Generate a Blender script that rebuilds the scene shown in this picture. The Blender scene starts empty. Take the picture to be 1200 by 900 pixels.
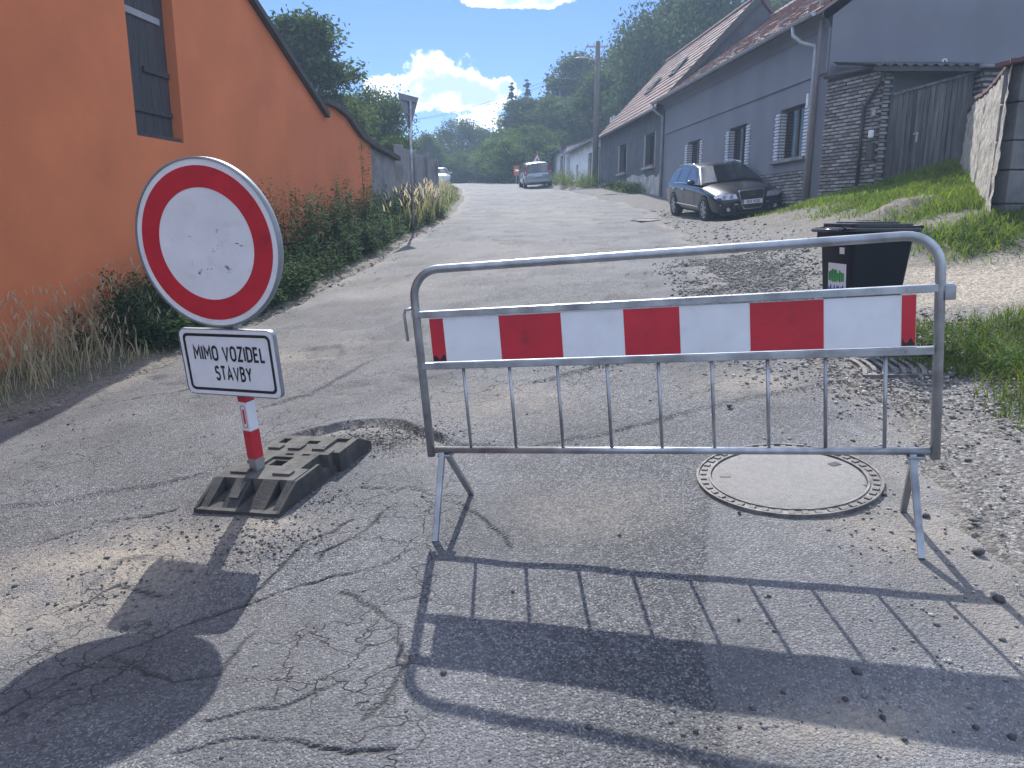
import bpy, bmesh, math, random
import numpy as np
from mathutils import Vector, Matrix, Euler
random.seed(7); rng = np.random.default_rng(7)
sc = bpy.context.scene; COL = sc.collection
PI = math.pi

# ---------------------------------------------------------------- camera, sky, sun, exposure
CAM_H = 1.6; FPX = 900.0; PITCH = math.atan(195/900.0)
cd = bpy.data.cameras.new('camera'); cam = bpy.data.objects.new('camera', cd); COL.objects.link(cam)
cam.location = (0, 0, CAM_H); cam.rotation_euler = (PI/2-PITCH, 0, 0)
cd.sensor_fit = 'HORIZONTAL'; cd.sensor_width = 36; cd.lens = 27.0; cd.clip_start = .05; cd.clip_end = 5000
sc.camera = cam
SUN_AZ = math.radians(-5.0); SUN_EL = math.radians(42.0)   # azimuth from +Y towards +X
SUN_STR = 3.5; SKY_STR = 0.15; EXPOSURE = 0.98; WIDE = .43; SKY_TINT = (.245, .315, .48, 1)
world = bpy.data.worlds.new('World'); sc.world = world; world.use_nodes = True
world.cycles.sampling_method = 'MANUAL'; world.cycles.sample_map_resolution = 512
sl = bpy.data.lights.new('sun', 'SUN'); sun = bpy.data.objects.new('sun', sl); COL.objects.link(sun)
sl.energy = SUN_STR; sl.angle = math.radians(.53); sl.color = (1, .965, .91)
sv = Vector((math.sin(SUN_AZ)*math.cos(SUN_EL), math.cos(SUN_AZ)*math.cos(SUN_EL), math.sin(SUN_EL)))
sun.rotation_euler = (-sv).to_track_quat('-Z', 'Y').to_euler(); sun.location = sv*60
sc.view_settings.view_transform = 'Standard'; sc.view_settings.look = 'None'
sc.view_settings.exposure = EXPOSURE; sc.view_settings.gamma = 1; sc.view_settings.use_curve_mapping = False
sc.render.engine = 'CYCLES'
cy = sc.cycles; cy.use_denoising = True; cy.max_bounces = 5; cy.diffuse_bounces = 2; cy.glossy_bounces = 2
cy.transmission_bounces = 4; cy.transparent_max_bounces = 6; cy.volume_bounces = 0; cy.use_light_tree = False
cy.sample_clamp_indirect = 6; cy.caustics_reflective = False; cy.caustics_refractive = False

# ---------------------------------------------------------------- pixel helpers (1200x900 photograph)
cp, sp = math.cos(PITCH), math.sin(PITCH)
def ray(px, py):
    a, b = (px-600)/FPX, (450-py)/FPX
    return Vector((a, cp+b*sp, b*cp-sp))
def aty(px, py, Y):
    r = ray(px, py); return Vector((0, 0, CAM_H)) + r*(Y/r.y)
def sstep(a, b, t): t = np.clip((t-a)/(b-a), 0, 1); return t*t*(3-2*t)

def world_sky():
    nt = world.node_tree; N = nt.nodes; L = nt.links; N.clear()
    out = N.new('ShaderNodeOutputWorld'); bg = N.new('ShaderNodeBackground'); bg.inputs[1].default_value = SKY_STR
    sky = N.new('ShaderNodeTexSky'); sky.sky_type = 'NISHITA'; sky.sun_disc = False
    sky.sun_elevation = SUN_EL; sky.sun_rotation = SUN_AZ
    sky.air_density = 1.0; sky.dust_density = .15; sky.ozone_density = 2.5; sky.altitude = 300
    tint = N.new('ShaderNodeMix'); tint.data_type = 'RGBA'; tint.blend_type = 'MULTIPLY'; tint.inputs[0].default_value = 1
    L.new(sky.outputs[0], tint.inputs[6]); tint.inputs[7].default_value = SKY_TINT
    tc = N.new('ShaderNodeTexCoord'); sep = N.new('ShaderNodeSeparateXYZ'); L.new(tc.outputs['Generated'], sep.inputs[0])
    def m(op, a, b=None, c=None, clamp=False):
        n = N.new('ShaderNodeMath'); n.operation = op; n.use_clamp = clamp
        for i, v in enumerate((a, b, c)):
            if v is None: continue
            if isinstance(v, (int, float)): n.inputs[i].default_value = v
            else: L.new(v, n.inputs[i])
        return n.outputs[0]
    az = m('MULTIPLY', m('ARCTAN2', sep.outputs[0], sep.outputs[1]), 180/PI)
    el = m('MULTIPLY', m('ARCSINE', sep.outputs[2]), 180/PI)
    nz = N.new('ShaderNodeTexNoise'); nz.inputs['Scale'].default_value = 21; nz.inputs['Detail'].default_value = 9; nz.inputs['Roughness'].default_value = .62
    L.new(tc.outputs['Generated'], nz.inputs['Vector'])
    nz2 = N.new('ShaderNodeTexNoise'); nz2.inputs['Scale'].default_value = 60; nz2.inputs['Detail'].default_value = 6
    L.new(tc.outputs['Generated'], nz2.inputs['Vector'])
    def blob(px, py, wx, wy):            # an elliptical cloud heap given by its direction and angular half-size
        r = ray(px, py).normalized()
        a0 = math.degrees(math.atan2(r.x, r.y)); e0 = math.degrees(math.asin(r.z))
        u = m('DIVIDE', m('SUBTRACT', az, a0), wx); v = m('DIVIDE', m('SUBTRACT', el, e0), wy)
        return m('SUBTRACT', 1, m('ADD', m('MULTIPLY', u, u), m('MULTIPLY', v, v)))
    d = None
    heaps = [(520, 100, 3.6, 2.5), (478, 112, 3.2, 1.5), (560, 112, 2.9, 1.7), (440, 104, 1.2, .9), (590, 104, 1.0, 1.0),
             (562, 140, 2.0, .9), (595, 2, 3.2, .55), (640, 0, 1.8, .6), (516, 166, 1.4, .55), (455, 117, 2.4, .8), (590, 150, 1.6, 1.0)]
    for h in heaps:
        b = blob(*h); d = b if d is None else m('MAXIMUM', d, b)
    d = m('MAXIMUM', d, -1.2)
    n1 = m('MULTIPLY', m('SUBTRACT', nz.outputs[0], .5), 3.2)
    n2 = m('MULTIPLY', m('SUBTRACT', nz2.outputs[0], .5), 1.0)
    # unseen cumulus added over the rest of the sky to raise ambient light
    zc = m('MAXIMUM', sep.outputs[2], .06); cmb = N.new('ShaderNodeCombineXYZ'); L.new(m('DIVIDE', sep.outputs[0], m('ADD', zc, .25)), cmb.inputs[0]); L.new(m('DIVIDE', sep.outputs[1], m('ADD', zc, .25)), cmb.inputs[1])
    nw = N.new('ShaderNodeTexNoise'); nw.inputs['Scale'].default_value = 1.6; nw.inputs['Detail'].default_value = 3; L.new(cmb.outputs[0], nw.inputs['Vector'])
    wide = m('MULTIPLY', m('SUBTRACT', nw.outputs[0], WIDE), 9)
    outv = N.new('ShaderNodeMapRange'); outv.inputs[1].default_value = 17; outv.inputs[2].default_value = 26; L.new(el, outv.inputs[0])
    outa = N.new('ShaderNodeMapRange'); outa.inputs[1].default_value = 48; outa.inputs[2].default_value = 60; L.new(m('ABSOLUTE', az), outa.inputs[0])
    up_ = N.new('ShaderNodeMapRange'); up_.inputs[1].default_value = 1; up_.inputs[2].default_value = 5; L.new(el, up_.inputs[0])
    gate_ = m('MULTIPLY', m('MAXIMUM', outv.outputs[0], outa.outputs[0]), up_.outputs[0])
    d = m('MAXIMUM', d, m('SUBTRACT', m('MULTIPLY', m('ADD', wide, 1.2), gate_), 1.2))
    dens = m('ADD', d, m('ADD', n1, n2))
    al = N.new('ShaderNodeMapRange'); al.interpolation_type = 'SMOOTHSTEP'
    al.inputs[1].default_value = .05; al.inputs[2].default_value = .5; L.new(dens, al.inputs[0])
    core = N.new('ShaderNodeMapRange'); core.interpolation_type = 'SMOOTHSTEP'
    core.inputs[1].default_value = .38; core.inputs[2].default_value = 1.0; L.new(dens, core.inputs[0])
    cc = N.new('ShaderNodeMix'); cc.data_type = 'RGBA'
    cc.inputs[6].default_value = (6.7, 7.1, 8.0, 1); cc.inputs[7].default_value = (2.5, 3.3, 5.1, 1)
    L.new(core.outputs[0], cc.inputs[0])
    mx = N.new('ShaderNodeMix'); mx.data_type = 'RGBA'
    L.new(al.outputs[0], mx.inputs[0]); L.new(tint.outputs[2], mx.inputs[6]); L.new(cc.outputs[2], mx.inputs[7])
    L.new(mx.outputs[2], bg.inputs[0]); L.new(bg.outputs[0], out.inputs[0])
world_sky()

# ---------------------------------------------------------------- materials
def mat(name, col, rough=.7, var=.12, scale=6, bump=0, bscale=40, metal=0, col2=None, mixscale=3, mixlo=.45, mixhi=.6,
        spec=.5, coat=0, attr=None, transl=0, stretch=None, emit=None):
    m = bpy.data.materials.new(name); m.use_nodes = True
    nt = m.node_tree; N = nt.nodes; L = nt.links; b = N['Principled BSDF']
    b.inputs['Roughness'].default_value = rough; b.inputs['Metallic'].default_value = metal
    b.inputs['Specular IOR Level'].default_value = spec; b.inputs['Coat Weight'].default_value = coat
    tc = N.new('ShaderNodeTexCoord'); vec = tc.outputs['Object']
    if stretch:
        mp = N.new('ShaderNodeMapping'); mp.inputs['Scale'].default_value = stretch; L.new(vec, mp.inputs[0]); vec = mp.outputs[0]
    def noise(s, det=5, ro=.55):
        n = N.new('ShaderNodeTexNoise'); n.inputs['Scale'].default_value = s; n.inputs['Detail'].default_value = det
        n.inputs['Roughness'].default_value = ro; L.new(vec, n.inputs['Vector']); return n.outputs[0]
    base = None
    rgb = N.new('ShaderNodeRGB'); rgb.outputs[0].default_value = (*col, 1); base = rgb.outputs[0]
    if col2:
        mr = N.new('ShaderNodeMapRange'); mr.inputs[1].default_value = mixlo; mr.inputs[2].default_value = mixhi
        L.new(noise(mixscale), mr.inputs[0])
        x = N.new('ShaderNodeMix'); x.data_type = 'RGBA'; L.new(mr.outputs[0], x.inputs[0]); L.new(base, x.inputs[6]); x.inputs[7].default_value = (*col2, 1); base = x.outputs[2]
    if attr:
        at = N.new('ShaderNodeAttribute'); at.attribute_name = attr
        x = N.new('ShaderNodeMix'); x.data_type = 'RGBA'; x.blend_type = 'MULTIPLY'; x.inputs[0].default_value = 1
        L.new(base, x.inputs[6]); L.new(at.outputs['Color'], x.inputs[7]); base = x.outputs[2]
    if var:
        mr = N.new('ShaderNodeMapRange'); mr.inputs[1].default_value = .25; mr.inputs[2].default_value = .75
        mr.inputs[3].default_value = 1-var*1.6; mr.inputs[4].default_value = 1+var*1.6; L.new(noise(scale), mr.inputs[0])
        x = N.new('ShaderNodeVectorMath'); x.operation = 'SCALE'; L.new(base, x.inputs[0]); L.new(mr.outputs[0], x.inputs['Scale']); base = x.outputs[0]
    L.new(base, b.inputs['Base Color'])
    if bump:
        bp = N.new('ShaderNodeBump'); bp.inputs['Strength'].default_value = 1; bp.inputs['Distance'].default_value = bump
        L.new(noise(bscale, 6, .6), bp.inputs['Height']); L.new(bp.outputs[0], b.inputs['Normal'])
    if transl:
        tr = N.new('ShaderNodeBsdfTranslucent'); mx = N.new('ShaderNodeMixShader'); mx.inputs[0].default_value = transl
        hs = N.new('ShaderNodeHueSaturation'); hs.inputs['Value'].default_value = 1.5; hs.inputs['Saturation'].default_value = 1.1
        L.new(base, hs.inputs['Color']); L.new(hs.outputs[0], tr.inputs[0])
        L.new(b.outputs[0], mx.inputs[1]); L.new(tr.outputs[0], mx.inputs[2]); L.new(mx.outputs[0], N['Material Output'].inputs[0])
    return m

def glass_mat():
    m = bpy.data.materials.new('window glass'); m.use_nodes = True; N = m.node_tree.nodes; L = m.node_tree.links
    g = N.new('ShaderNodeBsdfGlossy'); g.inputs['Roughness'].default_value = .03; t = N.new('ShaderNodeBsdfTransparent'); t.inputs[0].default_value = (.62, .68, .70, 1)
    f = N.new('ShaderNodeFresnel'); f.inputs[0].default_value = 1.6; x = N.new('ShaderNodeMixShader')
    L.new(f.outputs[0], x.inputs[0]); L.new(t.outputs[0], x.inputs[1]); L.new(g.outputs[0], x.inputs[2]); L.new(x.outputs[0], N['Material Output'].inputs[0]); return m
M = {}
M['galv'] = mat('galvanised steel', (.40, .42, .44), .42, .22, 9, .0006, 60, .75, (.30, .31, .33), 5)
M['alu'] = mat('bare aluminium', (.50, .52, .54), .4, .12, 12, 0, 40, .8)
M['white_sheet'] = mat('white reflective sheeting', (.74, .75, .77), .38, .06, 5, .0003, 90, 0, (.69, .70, .71), 14, .58, .70, .5)
M['red_sheet'] = mat('red reflective sheeting', (.50, .018, .035), .38, .12, 6, .0003, 90, 0, (.33, .02, .03), 11, .6, .72)
M['black_print'] = mat('black print', (.012, .012, .014), .45, .1, 30)
M['rubber'] = mat('recycled black rubber', (.04, .039, .037), .82, .25, 14, .004, 70, 0, (.08, .077, .07), 4, .45, .75)
M['rubber_dust'] = mat('dusty rubber deck', (.098, .094, .085), .9, .25, 16, .004, 70, 0, (.058, .056, .052), 6, .45, .65)
M['bin'] = mat('black bin plastic', (.006, .008, .013), .5, .15, 10, .0006, 60, spec=.3)
M['bin_lid'] = mat('scuffed bin lid plastic', (.03, .032, .036), .26, .2, 10, .001, 30)
M['orange'] = mat('orange render', (.69, .20, .074), .92, .06, 1.1, .007, 45, 0, (.61, .175, .065), .6, .38, .66)
M['dark_wood'] = mat('dark weathered boards', (.05, .045, .05), .75, .25, 5, .003, 14, 0, None, stretch=(6, 6, .6))
M['verge'] = mat('dark roof edge', (.06, .055, .055), .7, .2, 6)
M['grey_render'] = mat('grey house render', (.205, .210, .238), .92, .05, 1.0, .003, 60, 0, (.19, .195, .222), .6)
M['grey_render_light'] = mat('lighter grey render', (.22, .225, .24), .92, .05, 1.0, .003, 60)
M['old_render'] = mat('old grey render', (.105, .11, .12), .95, .12, 2, .006, 30, 0, (.085, .088, .097), 1.5)
M['plinth'] = mat('pale worn plinth', (.50, .48, .44), .95, .15, 2.5, .01, 18, 0, (.36, .345, .32), 2)
M['white_wall'] = mat('whitewashed wall', (.74, .75, .76), .92, .1, 1.6, .004, 25, 0, (.60, .60, .60), 1.1, .5, .7)
M['concrete'] = mat('grey concrete', (.27, .27, .27), .93, .15, 2.2, .006, 25, 0, (.20, .20, .205), 1.6)
M['concrete_dark'] = mat('dark board-marked concrete', (.17, .168, .168), .93, .18, 3, .006, 30, 0, (.13, .13, .132), 2)
M['rough_plaster'] = mat('rough spatter plaster', (.40, .365, .31), .97, .2, 9, .02, 22, 0, (.27, .25, .21), 5)
M['tile'] = mat('red roof tile', (.30, .185, .165), .7, .10, 4, .002, 30, 0, (.27, .165, .15), 2)
M['tile_old'] = mat('dark red roof tile', (.15, .075, .07), .8, .16, 3, .003, 30, 0, (.12, .06, .056), 1.5)
M['sheet_roof'] = mat('corrugated roof sheet', (.05, .05, .054), .6, .2, 5)
M['zinc'] = mat('zinc gutter', (.36, .38, .40), .5, .12, 5, 0, 40, .4)
M['brown_pipe'] = mat('brown downpipe', (.06, .045, .042), .5, .15, 6)
M['terracotta'] = mat('terracotta pipe', (.32, .10, .05), .8, .15, 8)
M['brick'] = mat('grey brown brick', (.21, .195, .185), .9, .22, 12, .004, 40, 0, (.15, .14, .132), 2)
M['brick2'] = mat('pale brick', (.28, .26, .245), .9, .22, 12, .004, 40)
M['brick3'] = mat('dark brick', (.15, .135, .127), .9, .22, 12, .004, 40)
M['mortar'] = mat('dark mortar', (.055, .053, .052), .95, .2, 8, .003, 50)
M['white_brick'] = mat('white painted brick', (.66, .67, .70), .7, .08, 8, .002, 40)
M['frame_brown'] = mat('brown window frame', (.06, .03, .022), .5, .15, 8)
M['frame_pale'] = mat('pale surround and lit reveal', (.33, .32, .31), .8, .1, 5)
M['gate_wood'] = mat('weathered gate board', (.105, .10, .10), .9, .3, 3, .003, 12, 0, (.07, .066, .068), 2, stretch=(7, 7, .5))
M['gate_wood2'] = mat('paler gate board', (.15, .14, .135), .9, .3, 3, .003, 12, 0, (.09, .085, .085), 2, stretch=(7, 7, .5))
M['glass'] = glass_mat()
M['reflection_panel'] = mat('pale curtain', (.45, .45, .46), .9, .2, 6)  # pale tone standing in for sky reflected in the panes
M['car_black'] = mat('black car paint', (.006, .007, .011), .22, 0, 1, 0, 1, 0, spec=.35, coat=.35)
M['car_silver'] = mat('silver car paint', (.34, .36, .39), .3, 0, 1, 0, 1, .55, coat=.8)
M['car_white'] = mat('white car paint', (.72, .73, .74), .3, 0, 1, 0, 1, 0, coat=.8)
M['car_glass'] = mat('car glass', (.010, .012, .015), .03, 0, 1, 0, 1, 0, spec=1.0)
M['chrome'] = mat('chrome trim', (.75, .76, .78), .15, 0, 1, 0, 1, 1)
M['tyre'] = mat('tyre rubber', (.014, .014, .015), .85, .15, 20)
M['lens'] = mat('clear lamp lens', (.42, .45, .50), .12, .25, 30, 0, 1, .3, coat=1)
M['red_lens'] = mat('red lamp lens', (.30, .012, .012), .2, .1, 20, coat=1)
M['plate'] = mat('white number plate', (.75, .76, .78), .4, .03, 10)
M['blue'] = mat('blue print', (.02, .10, .45), .5, .05, 10)
M['green'] = mat('green print', (.03, .30, .06), .5, .15, 25)
M['pole_wood'] = mat('weathered pole', (.16, .145, .13), .9, .2, 3, .004, 20, stretch=(8, 8, .5))
M['pole_steel'] = mat('brown grey steel mast', (.17, .145, .14), .6, .15, 3)
M['lamp_grey'] = mat('lamp housing', (.30, .31, .32), .5, .1, 4)
M['sign_back'] = mat('sign back grey', (.25, .27, .29), .5, .12, 8, 0, 1, .3)
M['orange_sign'] = mat('orange sign face', (.62, .12, .03), .5, .1, 9)
M['bark'] = mat('tree bark', (.075, .06, .048), .95, .25, 6, .01, 12, stretch=(3, 3, .7))
M['leaf_a'] = mat('leaf green', (.055, .085, .028), .8, .2, .8, attr='Col', transl=.38, spec=.12)
M['leaf_b'] = mat('leaf light green', (.075, .115, .03), .8, .2, .8, attr='Col', transl=.40, spec=.12)
M['needle'] = mat('conifer needles', (.028, .048, .024), .65, .2, .8, attr='Col', transl=.2)
M['grass'] = mat('grass blade', (.105, .148, .034), .8, .15, 1.2, attr='Col', transl=.4, spec=.15)
M['straw'] = mat('dry grass blade', (.42, .36, .24), .8, .2, 1.5, attr='Col', transl=.35, spec=.1)
M['weed'] = mat('weed leaf', (.05, .088, .032), .8, .2, 1.5, attr='Col', transl=.33, spec=.1)
M['stone'] = mat('grey stone', (.19, .185, .18), .9, .3, 25, .002, 60, attr='Col')
M['dark_stone'] = mat('dark stone', (.07, .07, .073), .85, .3, 40, .002, 80)
M['iron'] = mat('cast iron ring', (.105, .10, .097), .7, .3, 20, .002, 60, .15, (.19, .18, .17), 9, .42, .62)
M['lid_concrete'] = mat('dusty concrete lid', (.245, .232, .215), .92, .2, 120, .004, 150, 0, (.21, .205, .2), 30, .42, .62)
M['flower'] = mat('red window flowers', (.20, .03, .03), .7, .3, 20)
M['wire'] = mat('overhead wire', (.03, .03, .03), .6, 0)

# ---------------------------------------------------------------- mesh builder
class MB:
    def __init__(s): s.v = []; s.f = []
    def add(s, vs, fs):
        o = len(s.v); s.v += [tuple(p) for p in vs]; s.f += [tuple(i+o for i in f) for f in fs]; return s
    def box(s, x0, x1, y0, y1, z0, z1):
        return s.add([(x, y, z) for z in (z0, z1) for y in (y0, y1) for x in (x0, x1)],
                     [(0, 2, 3, 1), (4, 5, 7, 6), (0, 1, 5, 4), (2, 6, 7, 3), (0, 4, 6, 2), (1, 3, 7, 5)])
    def tube(s, pts, r, n=10, cap=True, r1=None):
        pts = [Vector(p) for p in pts]; k = len(pts); o = len(s.v); up = None
        for i, p in enumerate(pts):
            t = (pts[min(i+1, k-1)]-pts[max(i-1, 0)]).normalized()
            if up is None: up = t.orthogonal().normalized()
            up = (up-t*up.dot(t)).normalized(); w = t.cross(up)
            rr = r if r1 is None else r+(r1-r)*i/(k-1)
            for j in range(n):
                a = 2*PI*j/n; s.v.append(tuple(p+(up*math.cos(a)+w*math.sin(a))*rr))
        for i in range(k-1):
            for j in range(n):
                a = o+i*n+j; b = o+i*n+(j+1) % n; s.f.append((a, b, b+n, a+n))
        if cap:
            s.f.append(tuple(o+j for j in reversed(range(n)))); s.f.append(tuple(o+(k-1)*n+j for j in range(n)))
        return s
    def bar(s, p, q, w, h, up=(0, 0, 1)):          # rectangular bar from p to q
        p, q = Vector(p), Vector(q); t = (q-p).normalized(); u = Vector(up); u = (u-t*u.dot(t)).normalized(); sd = t.cross(u)
        c = [(-1, -1), (1, -1), (1, 1), (-1, 1)]
        return s.add([e+sd*(a*w/2)+u*(b*h/2) for e in (p, q) for a, b in c],
                     [(0, 1, 2, 3), (7, 6, 5, 4), (0, 4, 5, 1), (1, 5, 6, 2), (2, 6, 7, 3), (3, 7, 4, 0)])
    def prism(s, poly, y0, y1, ax=1):             # polygon in the plane normal to axis ax, extruded from y0 to y1
        n = len(poly); o = len(s.v)
        for y in (y0, y1):
            for a, b in poly:
                s.v.append((a, y, b) if ax == 1 else ((y, a, b) if ax == 0 else (a, b, y)))
        s.f.append(tuple(o+i for i in range(n))); s.f.append(tuple(o+n+i for i in reversed(range(n))))
        for i in range(n):
            j = (i+1) % n; s.f.append((o+j, o+i, o+n+i, o+n+j))
        return s
    def grid(s, P):                                # P[i][j] points
        o = len(s.v); n = len(P[0])
        for r in P: s.v += [tuple(p) for p in r]
        for i in range(len(P)-1):
            for j in range(n-1):
                a = o+i*n+j; s.f.append((a, a+1, a+n+1, a+n))
        return s
    def mesh(s, name, m, smooth=False):
        me = bpy.data.meshes.new(name); me.from_pydata(s.v, [], s.f)
        bm = bmesh.new(); bm.from_mesh(me); bmesh.ops.recalc_face_normals(bm, faces=bm.faces); bm.to_mesh(me); bm.free()
        me.materials.append(m)
        if smooth: me.polygons.foreach_set('use_smooth', [True]*len(me.polygons))
        return me
    def build(s, name, m, parent=None, smooth=False, bevel=0):
        o = bpy.data.objects.new(name, s.mesh(name, m, smooth)); COL.objects.link(o); o.parent = parent
        if bevel:
            md = o.modifiers.new('bevel', 'BEVEL'); md.width = bevel; md.segments = 2; md.limit_method = 'ANGLE'
        return o
def B(*a): return MB().box(*a)
def tag(o, label=None, cat=None, group=None, kind=None):
    for k, v in (('label', label), ('category', cat), ('group', group), ('kind', kind)):
        if v: o[k] = v
    return o
def empty(name, loc, label, cat, group=None, rz=0, mtx=None):
    o = bpy.data.objects.new(name, None); COL.objects.link(o); o.empty_display_size = .2
    if mtx is not None: o.matrix_world = mtx
    else: o.location = loc; o.rotation_euler = (0, 0, rz)
    return tag(o, label, cat, group)
def inst(src_mesh, name, parent, loc, rot=(0, 0, 0), scale=(1, 1, 1)):
    o = bpy.data.objects.new(name, src_mesh); COL.objects.link(o); o.parent = parent
    o.location = loc; o.rotation_euler = rot; o.scale = scale; return o
def frame(org, X, Y, Z):
    m = Matrix.Identity(4)
    for i, a in enumerate((X, Y, Z)):
        for j in range(3): m[j][i] = a[j]
    for j in range(3): m[j][3] = org[j]
    return m
def tri_mesh(name, V, T, m, cols=None, smooth=False):   # numpy triangles with optional per-vertex colour
    me = bpy.data.meshes.new(name); V = np.asarray(V, np.float32); T = np.asarray(T, np.int32)
    me.vertices.add(len(V)); me.vertices.foreach_set('co', V.ravel())
    me.loops.add(T.size); me.loops.foreach_set('vertex_index', T.ravel())
    me.polygons.add(len(T)); me.polygons.foreach_set('loop_start', np.arange(len(T), dtype=np.int32)*3)
    me.update(calc_edges=True)
    if cols is not None:
        at = me.color_attributes.new('Col', 'FLOAT_COLOR', 'POINT')
        c = np.ones((len(V), 4), np.float32); c[:, :cols.shape[1]] = cols; at.data.foreach_set('color', c.ravel())
    if smooth: me.polygons.foreach_set('use_smooth', np.ones(len(T), bool))
    me.materials.append(m); return me
def link(name, me, parent=None, loc=(0, 0, 0)):
    o = bpy.data.objects.new(name, me); COL.objects.link(o); o.parent = parent; o.location = loc; return o
def disc_pts(r, n, cx=0, cz=0): return [(cx+r*math.cos(2*PI*i/n), cz+r*math.sin(2*PI*i/n)) for i in range(n)]
def ring(mb, r0, r1, y0, y1, n=48, cx=0, cz=0):         # annulus in XZ plane with thickness in y
    P = [[(cx+r*math.cos(2*PI*i/n), y, cz+r*math.sin(2*PI*i/n)) for i in range(n+1)] for r, y in ((r0, y0), (r1, y0), (r1, y1), (r0, y1), (r0, y0))]
    return mb.grid(P)
def rrect(w, h, r, n=6, cx=0, cz=0):
    pts = []
    for sx, sz, a0 in ((1, 1, 0), (-1, 1, PI/2), (-1, -1, PI), (1, -1, 3*PI/2)):
        for i in range(n+1):
            a = a0+PI/2*i/n; pts.append((cx+sx*(w/2-r)+r*math.cos(a), cz+sz*(h/2-r)+r*math.sin(a)))
    return pts
def text_mesh(txt, size, m, bold=0, xs=1.0):             # lettering as a mesh in its XZ plane, facing -Y, centred
    cu = bpy.data.curves.new('lettering', 'FONT'); cu.body = txt; cu.size = size; cu.align_x = 'CENTER'; cu.align_y = 'CENTER'
    cu.offset = bold; cu.extrude = .0006; cu.space_character = 1.08
    o = bpy.data.objects.new('lettering', cu); COL.objects.link(o)
    dg = bpy.context.evaluated_depsgraph_get(); me = bpy.data.meshes.new_from_object(o.evaluated_get(dg))
    bpy.data.objects.remove(o); bpy.data.curves.remove(cu)
    co = np.empty(len(me.vertices)*3, np.float32); me.vertices.foreach_get('co', co); co = co.reshape(-1, 3)
    cx = (co[:, 0].min()+co[:, 0].max())/2; cz = (co[:, 1].min()+co[:, 1].max())/2
    new = np.stack([(co[:, 0]-cx)*xs, -co[:, 2], co[:, 1]-cz], 1); me.vertices.foreach_set('co', new.ravel().astype(np.float32))
    me.materials.clear(); me.materials.append(m); me.update(); return me

def arc(cx, cy, rx, ry, a0, a1, n=10): return [(cx+rx*math.cos(math.radians(a0+(a1-a0)*i/n)), cy+ry*math.sin(math.radians(a0+(a1-a0)*i/n))) for i in range(n+1)]
GLY = {'M': (.62, [[(0, 0), (0, 1), (.31, .38), (.62, 1), (.62, 0)]]), 'I': (.0, [[(0, 0), (0, 1)]]), 'O': (.50, [arc(.25, .72, .25, .28, 0, 180)+arc(.25, .28, .25, .28, 180, 360)+[(.5, .72)]]),
       'V': (.56, [[(0, 1), (.28, 0), (.56, 1)]]), 'Z': (.46, [[(0, 1), (.46, 1), (0, 0), (.46, 0)]]), 'D': (.48, [[(0, 0), (0, 1)]+arc(.2, .72, .28, .28, 90, 0)+arc(.2, .28, .28, .28, 0, -90)+[(0, 0)]]),
       'E': (.40, [[(.40, 1), (0, 1), (0, 0), (.40, 0)], [(0, .52), (.34, .52)]]), 'L': (.38, [[(0, 1), (0, 0), (.38, 0)]]), 'T': (.48, [[(0, 1), (.48, 1)], [(.24, 1), (.24, 0)]]),
       'S': (.46, [arc(.23, .76, .22, .24, 25, 225, 9)+arc(.23, .27, .23, .27, 60, -155, 11)]), 'A': (.56, [[(0, 0), (.28, 1), (.56, 0)], [(.1, .3), (.46, .3)]]),
       'B': (.46, [[(0, 0), (0, 1)]+arc(.2, .765, .22, .235, 90, -90, 8)+[(0, .53)]+arc(.2, .265, .26, .265, 90, -90, 8)+[(0, 0)]]), 'Y': (.54, [[(0, 1), (.27, .46), (.54, 1)], [(.27, .46), (.27, 0)]]), ' ': (.12, [])}
def stroke_text(txt, cap, w, gap):                       # condensed road-sign capitals drawn as strokes of width w, centred, facing -Y
    mb = MB(); x = 0; k = 0
    for ch in txt:
        adv, lines = GLY[ch]
        for ln in lines:
            P = [Vector((x+a*cap, b*(cap-w)+w/2)) for a, b in ln]; n = len(P); Ls, Rs = [], []; closed = (P[0]-P[-1]).length < 1e-6
            for i in range(n):
                d0 = (P[i]-P[i-1]) if i else (P[-1]-P[-2] if closed else P[1]-P[0]); d1 = (P[i+1]-P[i]) if i < n-1 else (P[1]-P[0] if closed else P[-1]-P[-2])
                d0.normalize(); d1.normalize(); n0 = Vector((-d0.y, d0.x)); n1 = Vector((-d1.y, d1.x)); m = n0+n1; m = m/max(m.length, 1e-6); l = min(1/max(m.dot(n0), .3), 1.9)*w/2
                Ls.append(P[i]+m*l); Rs.append(P[i]-m*l)
            y = -.0001*(k % 5); k += 1
            mb.add([(p.x, y, p.y) for p in Ls]+[(p.x, y, p.y) for p in Rs], [(i, i+1, n+i+1, n+i) for i in range(n-1)])
        x += adv*cap+gap
    tw = x-gap; mb.v = [(a-tw/2, b, c-cap/2) for a, b, c in mb.v]; return mb, tw
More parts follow.
